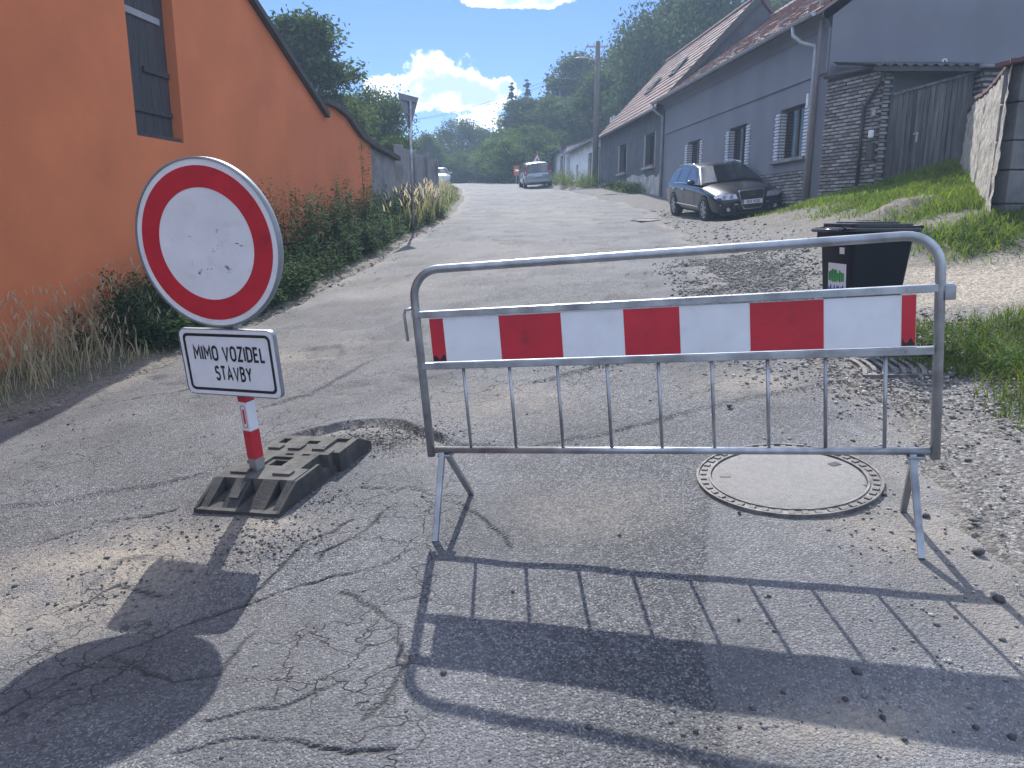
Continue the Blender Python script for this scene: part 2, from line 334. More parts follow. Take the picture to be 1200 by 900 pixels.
# ---------------------------------------------------------------- terrain
def vnoise(x, y, seed=0):
    x = np.asarray(x, float); y = np.asarray(y, float)
    xi = np.floor(x).astype(np.int64); yi = np.floor(y).astype(np.int64); fx = x-xi; fy = y-yi
    fx = fx*fx*(3-2*fx); fy = fy*fy*(3-2*fy)
    def h(a, b):
        n = (a*374761393+b*668265263+seed*974711) & 0xffffffff
        n = ((n ^ (n >> 13))*1274126177) & 0xffffffff; n = n ^ (n >> 16)
        return (n & 0xffff)/65535.0
    return (h(xi, yi)*(1-fx)+h(xi+1, yi)*fx)*(1-fy)+(h(xi, yi+1)*(1-fx)+h(xi+1, yi+1)*fx)*fy
def fbm(x, y, oct=4, seed=0):
    s = 0; a = .5; f = 1.0
    for k in range(oct): s = s+a*(vnoise(x*f, y*f, seed+k)-.5); a *= .5; f *= 2.03
    return s
def prof(y):
    y = np.asarray(y, float)
    return .07*np.minimum(y, 55)+.05*np.clip(y-55, 0, 20)+.02*np.clip(y-75, 0, 60)
def base_h(x, y):
    x = np.asarray(x, float); y = np.asarray(y, float)
    rut_and_hump = -.07*np.exp(-(((x+1.35)/.7)**2+((y-2.9)/.38)**2))+.10*np.exp(-(((x+1.3)/.9)**2+((y-1.75)/.45)**2))  # rut, with a hump added to shorten the sign disc's shadow
    c = .086+(.02-.086)*sstep(5, 17, y)
    return prof(y)+c*np.clip(x, -8, 12)+rut_and_hump
LE = np.array([(-3, -6.2), (0, -5.2), (3.5, -4.55), (5.82, -4.01), (7.29, -3.3), (9.58, -2.88), (14.19, -2.34), (25.6, -1.94), (33, -2.1), (47.2, -3.05), (60, -4.6), (80, -9), (120, -26)])
RE = np.array([(-3, 2.2), (1.5, 1.95), (2.77, 2.02), (3.23, 2.08), (4.33, 2.3), (6, 2.2), (8, 2.45), (10.3, 2.83), (15, 3.5), (20.3, 4.05), (24.6, 4.5), (37, 3.61), (44.5, 2.5), (52, 1.4), (60, .2), (80, -4.5), (120, -20)])
def edgeL(y): return np.interp(y, LE[:, 0], LE[:, 1])+fbm(y*.9, y*0+3.3, 4, 5)*.5
def edgeR(y): return np.interp(y, RE[:, 0], RE[:, 1])+fbm(y*1.3, y*0+8.1, 6, 9)*.7+fbm(y*7, y*0+2.1, 4, 19)*.22
CT = np.array([(2.3, 2, 0), (2.6, 4, 0), (3.2, 5.6, 0), (2.8, 6.2, 0), (4.2, 7.2, .02), (6.3, 7.0, .08), (8, 7, .1), (3.2, 9, 0), (3.4, 11.5, 0), (4.0, 15, 0), (4.6, 20, 0), (5.8, 20, .0), (6.9, 20.4, .06), (7.0, 18.5, .5),
    (4.6, 9.8, .2), (6.1, 10, .53), (7.6, 9.3, .55), (10, 9, .7), (6, 12, .62), (4.7, 12, .28), (7, 14, .9), (5.3, 14.5, .35), (5.0, 17, .1), (6.3, 16.5, .6), (7.6, 16.4, .95), (8.6, 16.4, 1.2), (9.5, 16.4, 1.42), (9.2, 15.6, 1.35), (12, 14, 1.5), (12, 18, 1.4),
    (6.5, 26, 0), (6, 32, .12), (5.5, 40, .2), (5, 44, .2), (9, 26, .2), (16, 26, .8), (3.6, 4.6, .03), (5.5, 5.2, .12), (4.5, 3, .1), (12, 4, .5), (5.4, 8.4, .12), (7, 8.3, .2)])
def _rbf(px, py):
    A = np.hypot(CT[:, None, 0]-CT[None, :, 0], CT[:, None, 1]-CT[None, :, 1])
    w = np.linalg.solve(A-1e-6*np.eye(len(CT)), CT[:, 2])
    out = np.zeros(px.shape)
    for k in range(len(CT)): out += w[k]*np.hypot(px-CT[k, 0], py-CT[k, 1])
    return out
def bank(x, y):
    x = np.asarray(x, float); y = np.asarray(y, float)
    xc = np.clip(x, 1, 14); yc = np.clip(y, 1.5, 44)
    b = np.clip(_rbf(xc, yc), -.1, 2)*sstep(0, .6, x-edgeR(y)+.3)
    b = b*(1-sstep(42, 60, y))
    b = b+sstep(2.5, 40, x-edgeR(y)-2.0)*sstep(48, 75, y)*9          # wooded slope behind the houses
    b = b+sstep(14, 60, x)*8*(sstep(20, 50, y))
    b = b+sstep(0, .9, edgeL(y)-x)*.10                               # verge on the wall side
    return b
def Gv(x, y): return base_h(x, y)+bank(x, y)
def G(x, y): return float(Gv(np.array([float(x)]), np.array([float(y)]))[0])
def gp(px, py):                                                      # pixel -> point on the ground
    r = ray(px, py); t = .5*1.004**np.arange(1500)
    z = CAM_H+r.z*t; g = Gv(r.x*t, r.y*t); i = int(np.argmax(z < g)); t0 = t[i]
    return Vector((r.x*t0, r.y*t0, float(g[i])))

def polyd(x, y, P):      # distance to a polyline (unsigned) and signed side
    best = np.full(x.shape, 1e9); side = np.zeros(x.shape)
    for (ax, ay), (bx, by) in zip(P[:-1], P[1:]):
        dx, dy = bx-ax, by-ay; t = np.clip(((x-ax)*dx+(y-ay)*dy)/(dx*dx+dy*dy+1e-12), 0, 1)
        ex, ey = x-ax-t*dx, y-ay-t*dy; d = np.hypot(ex, ey); c = dx*ey-dy*ex
        u = d < best; best = np.where(u, d, best); side = np.where(u, np.sign(c), side)
    return best, side
def pxline(pts): return [tuple(gp(*p)[:2]) for p in pts]
def build_road():
    ys = [1.0]
    while ys[-1] < 7.5: ys.append(ys[-1]+.0056*max(ys[-1], 1.9)*.95)
    while ys[-1] < 110: ys.append(ys[-1]+.018*ys[-1])
    ys = [-3, -1.5, 0, .6]+ys
    ys = np.array(ys); nx = 820
    s = np.linspace(0, 1, nx)
    L = edgeL(ys); R = edgeR(ys)
    X = L[:, None]+(R-L)[:, None]*s[None, :]; Y = np.repeat(ys[:, None], nx, 1)
    Z = base_h(X, Y)
    near = 1-sstep(6.5, 9, Y)
    wx = X+fbm(X*3.1, Y*3.1, 3, 21)*.10+fbm(X*11, Y*11, 4, 27)*.045; wy = Y+fbm(X*3.1+40, Y*3.1, 3, 22)*.10+fbm(X*11+9, Y*11, 4, 28)*.045
    dust = np.zeros(X.shape); patch = np.zeros(X.shape)
    crack = np.zeros(X.shape)
    # waviness of an old worn surface
    Z = Z+fbm(X*.8, Y*.5, 3, 31)*.05+fbm(X*4, Y*3, 3, 33)*.012
    tear = sstep(.10, .20, fbm(X*1.7, Y*1.7, 5, 35))*sstep(4.6, 6.5, Y)                 # places where the top layer has torn away
    Z = Z-.022*tear-fbm(X*2.2, Y*2.2, 4, 37)*.05*sstep(4.5, 7, Y)
    crack = np.maximum(crack, .35*tear+.5*np.exp(-((fbm(X*1.7, Y*1.7, 5, 35)-.12)/.012)**2)*sstep(4.6, 6.5, Y)*sstep(.4, .6, vnoise(X*2, Y*2, 36)))
    # broken layer edges: the far side stands proud, dropping towards the viewer, fading out over a metre
    steps = [([(285, 545), (315, 518), (350, 506), (400, 495), (440, 491), (485, 496), (515, 510)], .05, .55),
             ([(505, 524), (560, 522), (620, 526), (690, 512), (760, 494), (830, 478), (900, 464), (965, 452)], .016, .5),
             ([(0, 592), (60, 586), (110, 578), (160, 570), (215, 559)], .014, .4),
             ([(330, 470), (360, 462), (400, 440), (430, 425)], .02, .3), ([(640, 445), (700, 430), (760, 418)], .025, .4),
             ([(420, 330), (520, 318), (600, 322)], .02, .6), ([(560, 385), (640, 372), (700, 380)], .02, .4),
             ([(95, 690), (140, 660), (200, 655), (230, 665)], .012, .25)]
    for pts, dep, fade in steps:
        P = pxline(pts); d, sd = polyd(wx, wy, P)
        drop = np.where(sd < 0, 1.0, 0)*np.clip(1-d/fade, 0, 1)**1.5
        endm = 1-sstep(.0, .12, np.minimum(0, 0)+0*d)
        Z = Z-dep*drop*sstep(0, .02, d)
        crack = np.maximum(crack, np.exp(-(d/.011)**2)*.9*np.clip(dep/.02, .3, 1)*sstep(.2, .5, vnoise(X*4, Y*4, 17)))  # dark edge line: crack plus the step face's shade put into colour
        dust = np.maximum(dust, .35*drop*(dep > .03))
    lines = [[(0, 838), (60, 800), (130, 768), (215, 735), (285, 712), (345, 690), (380, 650), (430, 622), (470, 590)],
             [(345, 690), (420, 672), (455, 660), (490, 640)], [(285, 712), (330, 668), (360, 640), (420, 610)],
             [(130, 768), (200, 800), (245, 790), (300, 740)], [(240, 845), (330, 830), (420, 800), (470, 770), (520, 752)],
             [(210, 880), (300, 868), (380, 880), (470, 878)], [(60, 720), (130, 690), (190, 700)],
             [(835, 540), (828, 640), (820, 760), (815, 900)], [(400, 700), (470, 730), (480, 790), (430, 850)],
             [(600, 640), (560, 600), (500, 575), (430, 570)], [(100, 480), (190, 462), (300, 440)], [(40, 640), (120, 610), (200, 600)]]
    for i, pts in enumerate(lines):
        P = pxline(pts); d, sd = polyd(wx, wy, P); w = .0075 if i != 7 else .004
        m = np.exp(-(d/w)**2)*(.6+.8*vnoise(X*6, Y*6, 50+i)); crack = np.maximum(crack, m*(1.1 if i != 7 else .35)*sstep(.12, .40, vnoise(X*3.3, Y*3.3, 80+i))); Z = Z-.006*m*(i != 7)
    for px, py, rx, ry, a in [(130, 660, .55, .3, .9), (300, 625, .3, .16, .8), (60, 720, .5, .25, .7), (880, 450, .4, .3, .6), (700, 600, .35, .25, .35), (1010, 850, .35, .10, .6), (600, 470, .5, .4, .4),
                              (450, 340, 1.3, 1.2, .28), (600, 300, 1.6, 2.5, .22), (640, 250, 2, 5, .2), (1110, 560, .35, .5, .5), (1150, 640, .3, .3, .4), (330, 420, .8, .7, .4), (1080, 620, .4, .3, .6)]:
        q = gp(px, py); m = np.exp(-(((wx-q.x)/rx)**2+((wy-q.y)/ry)**2)); dust = np.maximum(dust, a*m*np.clip(.35+2.2*(fbm(X*7, Y*7, 4, 61)+.3), 0, 1.1))
    P = pxline([(845, 470), (835, 540), (828, 640), (820, 760), (815, 900)]); P[-1] = (P[-1][0], .2)
    xs = np.interp(Y, [p[1] for p in P][::-1], [p[0] for p in P][::-1]); patch = sstep(-.006, .012, X-xs+fbm(X*9, Y*9, 2, 71)*.03)*(1-sstep(3.4, 4.6, Y))
    # worn edges sink into the verge
    dl = X-L[:, None]; dr = R[:, None]-X
    e = np.minimum(dl, dr); Z = Z-.03*(1-sstep(0, .18, e))
    dust = np.maximum(dust, .42*(1-sstep(0, .55, e+fbm(X*3, Y*3, 3, 77)*.6)))
    ny = len(ys); V = np.stack([X, Y, Z], -1).reshape(-1, 3)
    idx = np.arange(ny*nx).reshape(ny, nx); a, b, c, d = idx[:-1, :-1].ravel(), idx[:-1, 1:].ravel(), idx[1:, 1:].ravel(), idx[1:, :-1].ravel()
    T = np.concatenate([np.stack([a, b, c], 1), np.stack([a, c, d], 1)])
    allow = (1-sstep(-.55, .05, X))*(1-sstep(3.2, 4.6, Y))+sstep(3.6, 5, Y)*.75*(1-sstep(11, 16, Y))     # where the old surface has crazed
    allow = np.clip(allow*(.25+1.4*vnoise(X*1.1+5, Y*1.1, 93)), 0, 1)
    cols = np.stack([dust.ravel(), crack.ravel(), patch.ravel(), allow.ravel()], 1)
    me = tri_mesh('road', V, T, asphalt(), cols, True)
    tag(link('road', me), kind='structure')
def asphalt():
    m = bpy.data.materials.new('worn asphalt'); m.use_nodes = True; nt = m.node_tree; N = nt.nodes; L = nt.links; b = N['Principled BSDF']
    tc = N.new('ShaderNodeTexCoord'); vec = tc.outputs['Object']
    def noise(s, det=4, ro=.55, v=vec):
        n = N.new('ShaderNodeTexNoise'); n.noise_dimensions = '2D'; n.inputs['Scale'].default_value = s; n.inputs['Detail'].default_value = det; n.inputs['Roughness'].default_value = ro; L.new(v, n.inputs['Vector']); return n
    def vor(s, feat='F1', v=vec):
        n = N.new('ShaderNodeTexVoronoi'); n.voronoi_dimensions = '2D'; n.feature = feat; n.inputs['Scale'].default_value = s; L.new(v, n.inputs['Vector']); return n
    def mr(x, a, c, d=0, e=1):
        n = N.new('ShaderNodeMapRange'); n.inputs[1].default_value = a; n.inputs[2].default_value = c; n.inputs[3].default_value = d; n.inputs[4].default_value = e; L.new(x, n.inputs[0]); return n.outputs[0]
    def mx(f, a, c, bt='MIX'):
        n = N.new('ShaderNodeMix'); n.data_type = 'RGBA'; n.blend_type = bt
        for i, v in ((0, f), (6, a), (7, c)):
            if isinstance(v, (int, float)): n.inputs[i].default_value = v
            elif isinstance(v, tuple): n.inputs[i].default_value = (*v, 1)
            else: L.new(v, n.inputs[i])
        return n.outputs[2]
    def mt(op, a, c):
        n = N.new('ShaderNodeMath'); n.operation = op
        for i, v in enumerate((a, c)):
            if isinstance(v, (int, float)): n.inputs[i].default_value = v
            else: L.new(v, n.inputs[i])
        return n.outputs[0]
    at = N.new('ShaderNodeAttribute'); at.attribute_name = 'Col'; sp_ = N.new('ShaderNodeSeparateColor'); L.new(at.outputs['Color'], sp_.inputs[0])
    dust, crack, patch = sp_.outputs
    # warped coordinates for crazing
    wn = noise(5, 3); wv = N.new('ShaderNodeVectorMath'); wv.operation = 'MULTIPLY_ADD'; L.new(wn.outputs['Color'], wv.inputs[0]); wv.inputs[1].default_value = (.30, .30, 0); L.new(vec, wv.inputs[2])
    flat = N.new('ShaderNodeVectorMath'); flat.operation = 'MULTIPLY'; L.new(wv.outputs[0], flat.inputs[0]); flat.inputs[1].default_value = (1, 1, 0)
    cz = vor(4.2, 'DISTANCE_TO_EDGE', flat.outputs[0]); cz2 = vor(9, 'DISTANCE_TO_EDGE', flat.outputs[0])
    cmask = mr(noise(.75, 3).outputs[0], .43, .55); cm2 = mr(noise(1.3, 3).outputs[0], .52, .66)
    notpatch = mt('MULTIPLY', mt('SUBTRACT', 1, patch), at.outputs['Alpha'])
    c1 = mt('MULTIPLY', mt('MULTIPLY', mr(cz.outputs['Distance'], .0, .024, 1.1, 0), cmask), notpatch)
    c2 = mt('MULTIPLY', mt('MULTIPLY', mr(cz2.outputs['Distance'], .0, .03, .7, 0), mt('MULTIPLY', cm2, cmask)), notpatch)
    cr = mt('MAXIMUM', mt('MAXIMUM', c1, c2), crack)
    # aggregate
    ag = vor(78); ag2 = vor(170)
    sc_ = N.new('ShaderNodeSeparateColor'); L.new(ag.outputs['Color'], sc_.inputs[0]); sc2 = N.new('ShaderNodeSeparateColor'); L.new(ag2.outputs['Color'], sc2.inputs[0])
    big = mr(noise(1.1, 4).outputs[0], .3, .7, .78, 1.2)
    col = mx(mr(sc_.outputs[0], .25, 1), (.090, .092, .100), (.200, .200, .205))
    col = mx(mr(sc2.outputs[1], .82, .90), col, (.36, .355, .345)); col = mx(mr(sc2.outputs[0], .80, .90), col, (.05, .05, .053))
    col = mx(mt('MULTIPLY', patch, .55), col, mx(.55, col, (.34, .335, .33)))
    col = mx(mr(noise(.35, 5, .6).outputs[0], .40, .66, 0, .5), col, (.20, .20, .205))
    sv_ = N.new('ShaderNodeVectorMath'); sv_.operation = 'SCALE'; L.new(col, sv_.inputs[0]); L.new(big, sv_.inputs['Scale']); col = sv_.outputs[0]
    tn = N.new('ShaderNodeVectorMath'); tn.operation = 'MULTIPLY'; L.new(col, tn.inputs[0]); tn.inputs[1].default_value = (.74, .742, .755); col = tn.outputs[0]
    dn = mt('MULTIPLY', dust, mr(noise(38, 4).outputs[0], .3, .62, .35, 1.1))
    col = mx(mt('MINIMUM', dn, 1), col, (.31, .265, .205))
    col = mx(mt('MINIMUM', mt('MULTIPLY', cr, .9), 1), col, (.030, .028, .027))
    L.new(col, b.inputs['Base Color']); b.inputs['Roughness'].default_value = .82; b.inputs['Specular IOR Level'].default_value = .42
    h = mt('ADD', mt('MULTIPLY', mr(ag.outputs['Distance'], 0, .6, 1, 0), .0045), mt('MULTIPLY', mr(ag2.outputs['Distance'], 0, .6, 1, 0), .0026))
    h = mt('MULTIPLY', h, mt('SUBTRACT', 1, mt('MULTIPLY', mt('MINIMUM', dn, 1), .6)))
    h = mt('ADD', h, mt('MULTIPLY', noise(14, 5, .65).outputs[0], .008)); h = mt('SUBTRACT', h, mt('MULTIPLY', cr, .010))
    bp = N.new('ShaderNodeBump'); bp.inputs['Strength'].default_value = .95; bp.inputs['Distance'].default_value = 1.0; L.new(h, bp.inputs['Height']); L.new(bp.outputs[0], b.inputs['Normal'])
    return m
def soil_mat():
    m = mat('verge soil', (.15, .135, .11), .97, .2, 3, .012, 35)
    nt = m.node_tree; N = nt.nodes; L = nt.links; b = N['Principled BSDF']; src = b.inputs['Base Color'].links[0].from_socket
    at = N.new('ShaderNodeAttribute'); at.attribute_name = 'Col'; s = N.new('ShaderNodeSeparateColor'); L.new(at.outputs['Color'], s.inputs[0])
    for i, c in enumerate(((.31, .265, .205), (.165, .155, .143), (.06, .066, .032))):     # sand, grey grit, turf
        x = N.new('ShaderNodeMix'); x.data_type = 'RGBA'; L.new(s.outputs[i], x.inputs[0]); L.new(src, x.inputs[6])
        n = N.new('ShaderNodeTexNoise'); n.inputs['Scale'].default_value = 45; n.inputs['Detail'].default_value = 4
        tcn = N.new('ShaderNodeTexCoord'); L.new(tcn.outputs['Object'], n.inputs['Vector'])
        r = N.new('ShaderNodeMapRange'); r.inputs[1].default_value = .3; r.inputs[2].default_value = .7; r.inputs[3].default_value = .6; r.inputs[4].default_value = 1.35; L.new(n.outputs[0], r.inputs[0])
        v = N.new('ShaderNodeVectorMath'); v.operation = 'SCALE'; v.inputs[0].default_value = c; L.new(r.outputs[0], v.inputs['Scale']); L.new(v.outputs[0], x.inputs[7]); src = x.outputs[2]
    tv = N.new('ShaderNodeTexCoord')
    for sc_, lo, hi, br in ((55, .0, 1, (.55, 1.5)), (150, .0, 1, (.7, 1.35))):
        vo = N.new('ShaderNodeTexVoronoi'); vo.voronoi_dimensions = '2D'; vo.inputs['Scale'].default_value = sc_; L.new(tv.outputs['Object'], vo.inputs['Vector'])
        q = N.new('ShaderNodeSeparateColor'); L.new(vo.outputs['Color'], q.inputs[0])
        r = N.new('ShaderNodeMapRange'); r.inputs[3].default_value = br[0]; r.inputs[4].default_value = br[1]; L.new(q.outputs[0], r.inputs[0])
        v = N.new('ShaderNodeVectorMath'); v.operation = 'SCALE'; L.new(src, v.inputs[0]); L.new(r.outputs[0], v.inputs['Scale']); src = v.outputs[0]
        bp0 = b.inputs['Normal'].links[0].from_node; bp = N.new('ShaderNodeBump'); bp.inputs['Distance'].default_value = .35/sc_; bp.invert = True; L.new(vo.outputs['Distance'], bp.inputs['Height']); L.new(bp0.outputs[0], bp.inputs['Normal']); L.new(bp.outputs[0], b.inputs['Normal'])
    L.new(src, b.inputs['Base Color']); return m
def zones(x, y):       # sand, grit, turf weights on the verge
    wob = fbm(x*.9, y*.9, 4, 90)*1.6; d = x-edgeR(y)
    sand = sstep(6.1, 6.9, y+wob*.5)*(1-sstep(8.3, 9.3, y+wob))*sstep(.9, 1.8, d+wob*.6)
    grit = (1-sstep(.9, 1.9, d+wob))*sstep(-.2, .1, d)*(1-.6*sand)
    grit = np.maximum(grit, sstep(20, 22, y)*sstep(0, .3, d)*.8)
    near = sstep(.30, .75, d+wob*.3)*sstep(3.75, 4.3, y+wob*.35)*(1-sstep(5.9, 6.4, y+wob*.4))     # grass patch beside the gravel
    bk = sstep(8.5, 9.5, y+wob*.7-.15*np.clip(x-5, 0, 4))*sstep(1.9, 3.2, d+wob*.8)*(1-sstep(18.2, 19.4, y))
    bare = np.exp(-(((x-5.9)/.75)**2+((y-10.5)/.5)**2))+1.0*np.exp(-(((x-6.0)/.5)**2+((y-12.0)/.5)**2))+.8*np.exp(-(((x-4.5)/.6)**2+((y-11.5)/1.2)**2))
    bk = bk*np.clip(1-1.15*bare, 0, 1)
    left = sstep(.05, .5, edgeL(y)-x)
    far = sstep(52, 60, y)*sstep(.5, 2, np.abs(x-.5*(edgeL(y)+edgeR(y)))-.5*(edgeR(y)-edgeL(y)))
    return sand, grit, np.clip(np.maximum(np.maximum(near, bk), np.maximum(left*.8, far)), 0, 1)
def build_ground():
    def axis(segs):
        out = []
        for a, b, st in segs: out += list(np.arange(a, b, st))
        return np.array(out+[segs[-1][1]])
    xs = axis([(-170, -20, 6), (-20, -6, .7), (-6, 0, .12), (0, 10, .07), (10, 16, .4), (16, 170, 6)])
    ys = axis([(-60, -2, 6), (-2, 1, .5), (1, 12, .07), (12, 30, .14), (30, 90, 1.0), (90, 200, 5)])
    X, Y = np.meshgrid(xs, ys); Z = Gv(X, Y)
    inside = sstep(.02, .25, X-edgeL(Y))*sstep(.02, .25, edgeR(Y)-X)
    Z = Z-.10*inside+(1-inside)*(fbm(X*2.2, Y*2.2, 4, 41)*.06+fbm(X*9, Y*9, 3, 43)*.03)*sstep(0, .6, np.maximum(edgeL(Y)-X, X-edgeR(Y)))
    mound = .20*np.exp(-(((X-6.0)/.45)**2+((Y-12.0)/.4)**2))*(1+1.6*fbm(X*6, Y*6, 3, 3)); Z = Z+mound
    s, g, t = zones(X, Y); ny, nx = X.shape
    V = np.stack([X, Y, Z], -1).reshape(-1, 3); idx = np.arange(ny*nx).reshape(ny, nx)
    a, b, c, d = idx[:-1, :-1].ravel(), idx[:-1, 1:].ravel(), idx[1:, 1:].ravel(), idx[1:, :-1].ravel()
    T = np.concatenate([np.stack([a, b, c], 1), np.stack([a, c, d], 1)])
    me = tri_mesh('ground', V, T, soil_mat(), np.stack([s.ravel(), g.ravel(), t.ravel()], 1), True)
    tag(link('ground', me), kind='structure')
build_road(); build_ground()

# ---------------------------------------------------------------- buildings
def wall_holes(mb, a0, a1, z0, z1, holes, P, depth):
    """front skin with openings; P(a, z, d) maps along/up/inward to a point; reveals go in by depth"""
    A = sorted({a0, a1, *[h[0] for h in holes], *[h[1] for h in holes]}); Zs = sorted({z0, z1, *[h[2] for h in holes], *[h[3] for h in holes]})
    for i in range(len(A)-1):
        for j in range(len(Zs)-1):
            ca, cz = (A[i]+A[i+1])/2, (Zs[j]+Zs[j+1])/2
            if any(h[0] < ca < h[1] and h[2] < cz < h[3] for h in holes): continue
            mb.add([P(A[i], Zs[j], 0), P(A[i+1], Zs[j], 0), P(A[i+1], Zs[j+1], 0), P(A[i], Zs[j+1], 0)], [(0, 1, 2, 3)])
    for b0, b1, y0, y1 in holes:
        for p, q in (((b0, y0), (b1, y0)), ((b1, y0), (b1, y1)), ((b1, y1), (b0, y1)), ((b0, y1), (b0, y0))):
            mb.add([P(*p, 0), P(*q, 0), P(*q, depth), P(*p, depth)], [(0, 1, 2, 3)])
    return mb
HA = (7.057, 18.2); HROT = math.atan(.0793)
def house_root(name, Y, label, zbase, cat='house'):
    x = HA[0]-math.sin(HROT)*Y; y = HA[1]+math.cos(HROT)*Y
    return empty(name, (x, y, zbase), label, cat, None, HROT)
def tiles(mb, Y0, Y1, xe, ze, xr, zr, dy=.23, ds=.32, seed=1, jit=.012):
    R = random.Random(seed); Ls = math.hypot(xr-xe, zr-ze); n = int(Ls/ds); nx, nz = -(zr-ze)/Ls, (xr-xe)/Ls
    for r in range(n):
        s0, s1 = r*Ls/n, (r+1.12)*Ls/n; y = Y0-(r % 2)*dy/2
        while y < Y1:
            a, b = max(y, Y0)+.004, min(y+dy, Y1)-.004; y += dy
            if b-a < .05: continue
            l0 = .045+R.uniform(-jit, jit); l1 = .012; pts = []
            for s, l in ((s0, l0), (s1, l1)):
                for yy in (a, b):
                    bx, bz = xe+(xr-xe)*s/Ls, ze+(zr-ze)*s/Ls; pts.append((bx+nx*l, yy, bz+nz*l))
            bx, bz = xe+(xr-xe)*s0/Ls, ze+(zr-ze)*s0/Ls
            pts += [(bx+nx*(l0-.03), a, bz+nz*(l0-.03)), (bx+nx*(l0-.03), b, bz+nz*(l0-.03))]
            mb.add(pts, [(0, 1, 3, 2), (0, 4, 5, 1)])
    return mb
def gutter(parent, Y0, Y1, x, z, r=.075, name='gutter'):
    mb = MB(); P = [[(x+r*math.cos(PI+PI*i/8), y, z+r*math.sin(PI+PI*i/8)) for i in range(9)] for y in (Y0, Y1)]
    Q = [[(x+(r-.006)*math.cos(PI+PI*i/8), y, z+(r-.006)*math.sin(PI+PI*i/8)) for i in range(9)] for y in (Y0, Y1)]
    mb.grid(P); mb.grid(Q)
    for k in (0, 8):
        mb.add([P[0][k], P[1][k], Q[1][k], Q[0][k]], [(0, 1, 2, 3)])
    for y in (Y0, Y1): mb.add([(x-r, y, z), (x+r, y, z)]+[(x+r*math.cos(PI+PI*i/8), y, z+r*math.sin(PI+PI*i/8)) for i in range(8, -1, -1)], [tuple(range(11))])
    return mb.build(name, M['zinc'], parent, True)
def window(parent, y0, y1, z0, z1, xin=.16, fm='frame_brown', mull=(.5,), reflection_panel=False, sill='concrete', sillout=.12):
    w = B(xin, xin+.05, y0, y1, z0, z0+.05).box(xin, xin+.05, y0, y1, z1-.06, z1).box(xin, xin+.05, y0, y0+.06, z0+.05, z1-.06).box(xin, xin+.05, y1-.06, y1, z0+.05, z1-.06)
    fr = w.build('window', M[fm], parent, bevel=.006)
    ed = [y0+.06]+[y0+(y1-y0)*m for m in mull]+[y1-.06]
    for k, m in enumerate(mull):
        c = y0+(y1-y0)*m; B(xin-.006, xin+.045, c-.055, c+.055, z0+.05, z1-.06).build('mullion', M[fm], fr)
    for k in range(len(ed)-1):
        a = ed[k]+(.055 if k else 0); b = ed[k+1]-(.055 if k < len(ed)-2 else 0)
        B(xin+.02, xin+.028, a, b, z0+.05, z1-.06).build('pane', M['glass'], fr)
    B(xin+.10, xin+.11, y0+.02, y0+(y1-y0)*.30, z0+.05, z1-.06).build('reflection_panel', M['reflection_panel'], fr); B(xin+.10, xin+.11, y0+(y1-y0)*.62, y1-.02, z0+.05, z1-.06).build('reflection_panel', M['reflection_panel'], fr)  # added pale panels behind the glass stand in for sky reflections
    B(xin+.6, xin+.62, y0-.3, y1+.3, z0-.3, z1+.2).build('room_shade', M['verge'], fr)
    if sill:
        B(-sillout, xin, y0-.30, y1+.30, z0-.09, z0-.004).build('sill', M[sill], parent, bevel=.008)
    return fr
brick_mesh = {}
def brick_data(m, L=.235, D=.03, Hh=.062):
    k = (m, L, D, Hh)
    if k not in brick_mesh:
        mb = MB(); e = .006
        mb.add([(0, 0, 0), (L, 0, 0), (L, 0, Hh), (0, 0, Hh), (e, -D, e), (L-e, -D, e), (L-e, -D, Hh-e), (e, -D, Hh-e)],
               [(4, 5, 6, 7), (0, 1, 5, 4), (1, 2, 6, 5), (2, 3, 7, 6), (3, 0, 4, 7)])
        brick_mesh[k] = mb.mesh('brick', M[m])
    return brick_mesh[k]
def brick_face(parent, org, ang, length, z0, z1, seed, cut_bottom=None, mats=('brick', 'brick2', 'brick3'), row=.0765, pitch=.247, slope=0):
    """face along local direction ang from org; each brick is an object"""
    R = random.Random(seed); n = int((z1-z0)/row); ca, sa = math.cos(ang), math.sin(ang)
    for r in range(n):
        s = -(r % 2)*pitch/2
        while s < length-.03:
            a, b = max(s, 0), min(s+pitch-.012, length); s += pitch
            if b-a < .06: continue
            z = z0+r*row
            if cut_bottom and z < cut_bottom((a+b)/2)-.12: continue
            md = brick_data(R.choice(mats)); o = inst(md, 'brick', parent, (org[0]+ca*a+sa*0, org[1]+sa*a, z), (0, R.uniform(-.01, .01), ang+R.uniform(-.008, .008)), ((b-a)/.235, R.uniform(.7, 1.25), 1))

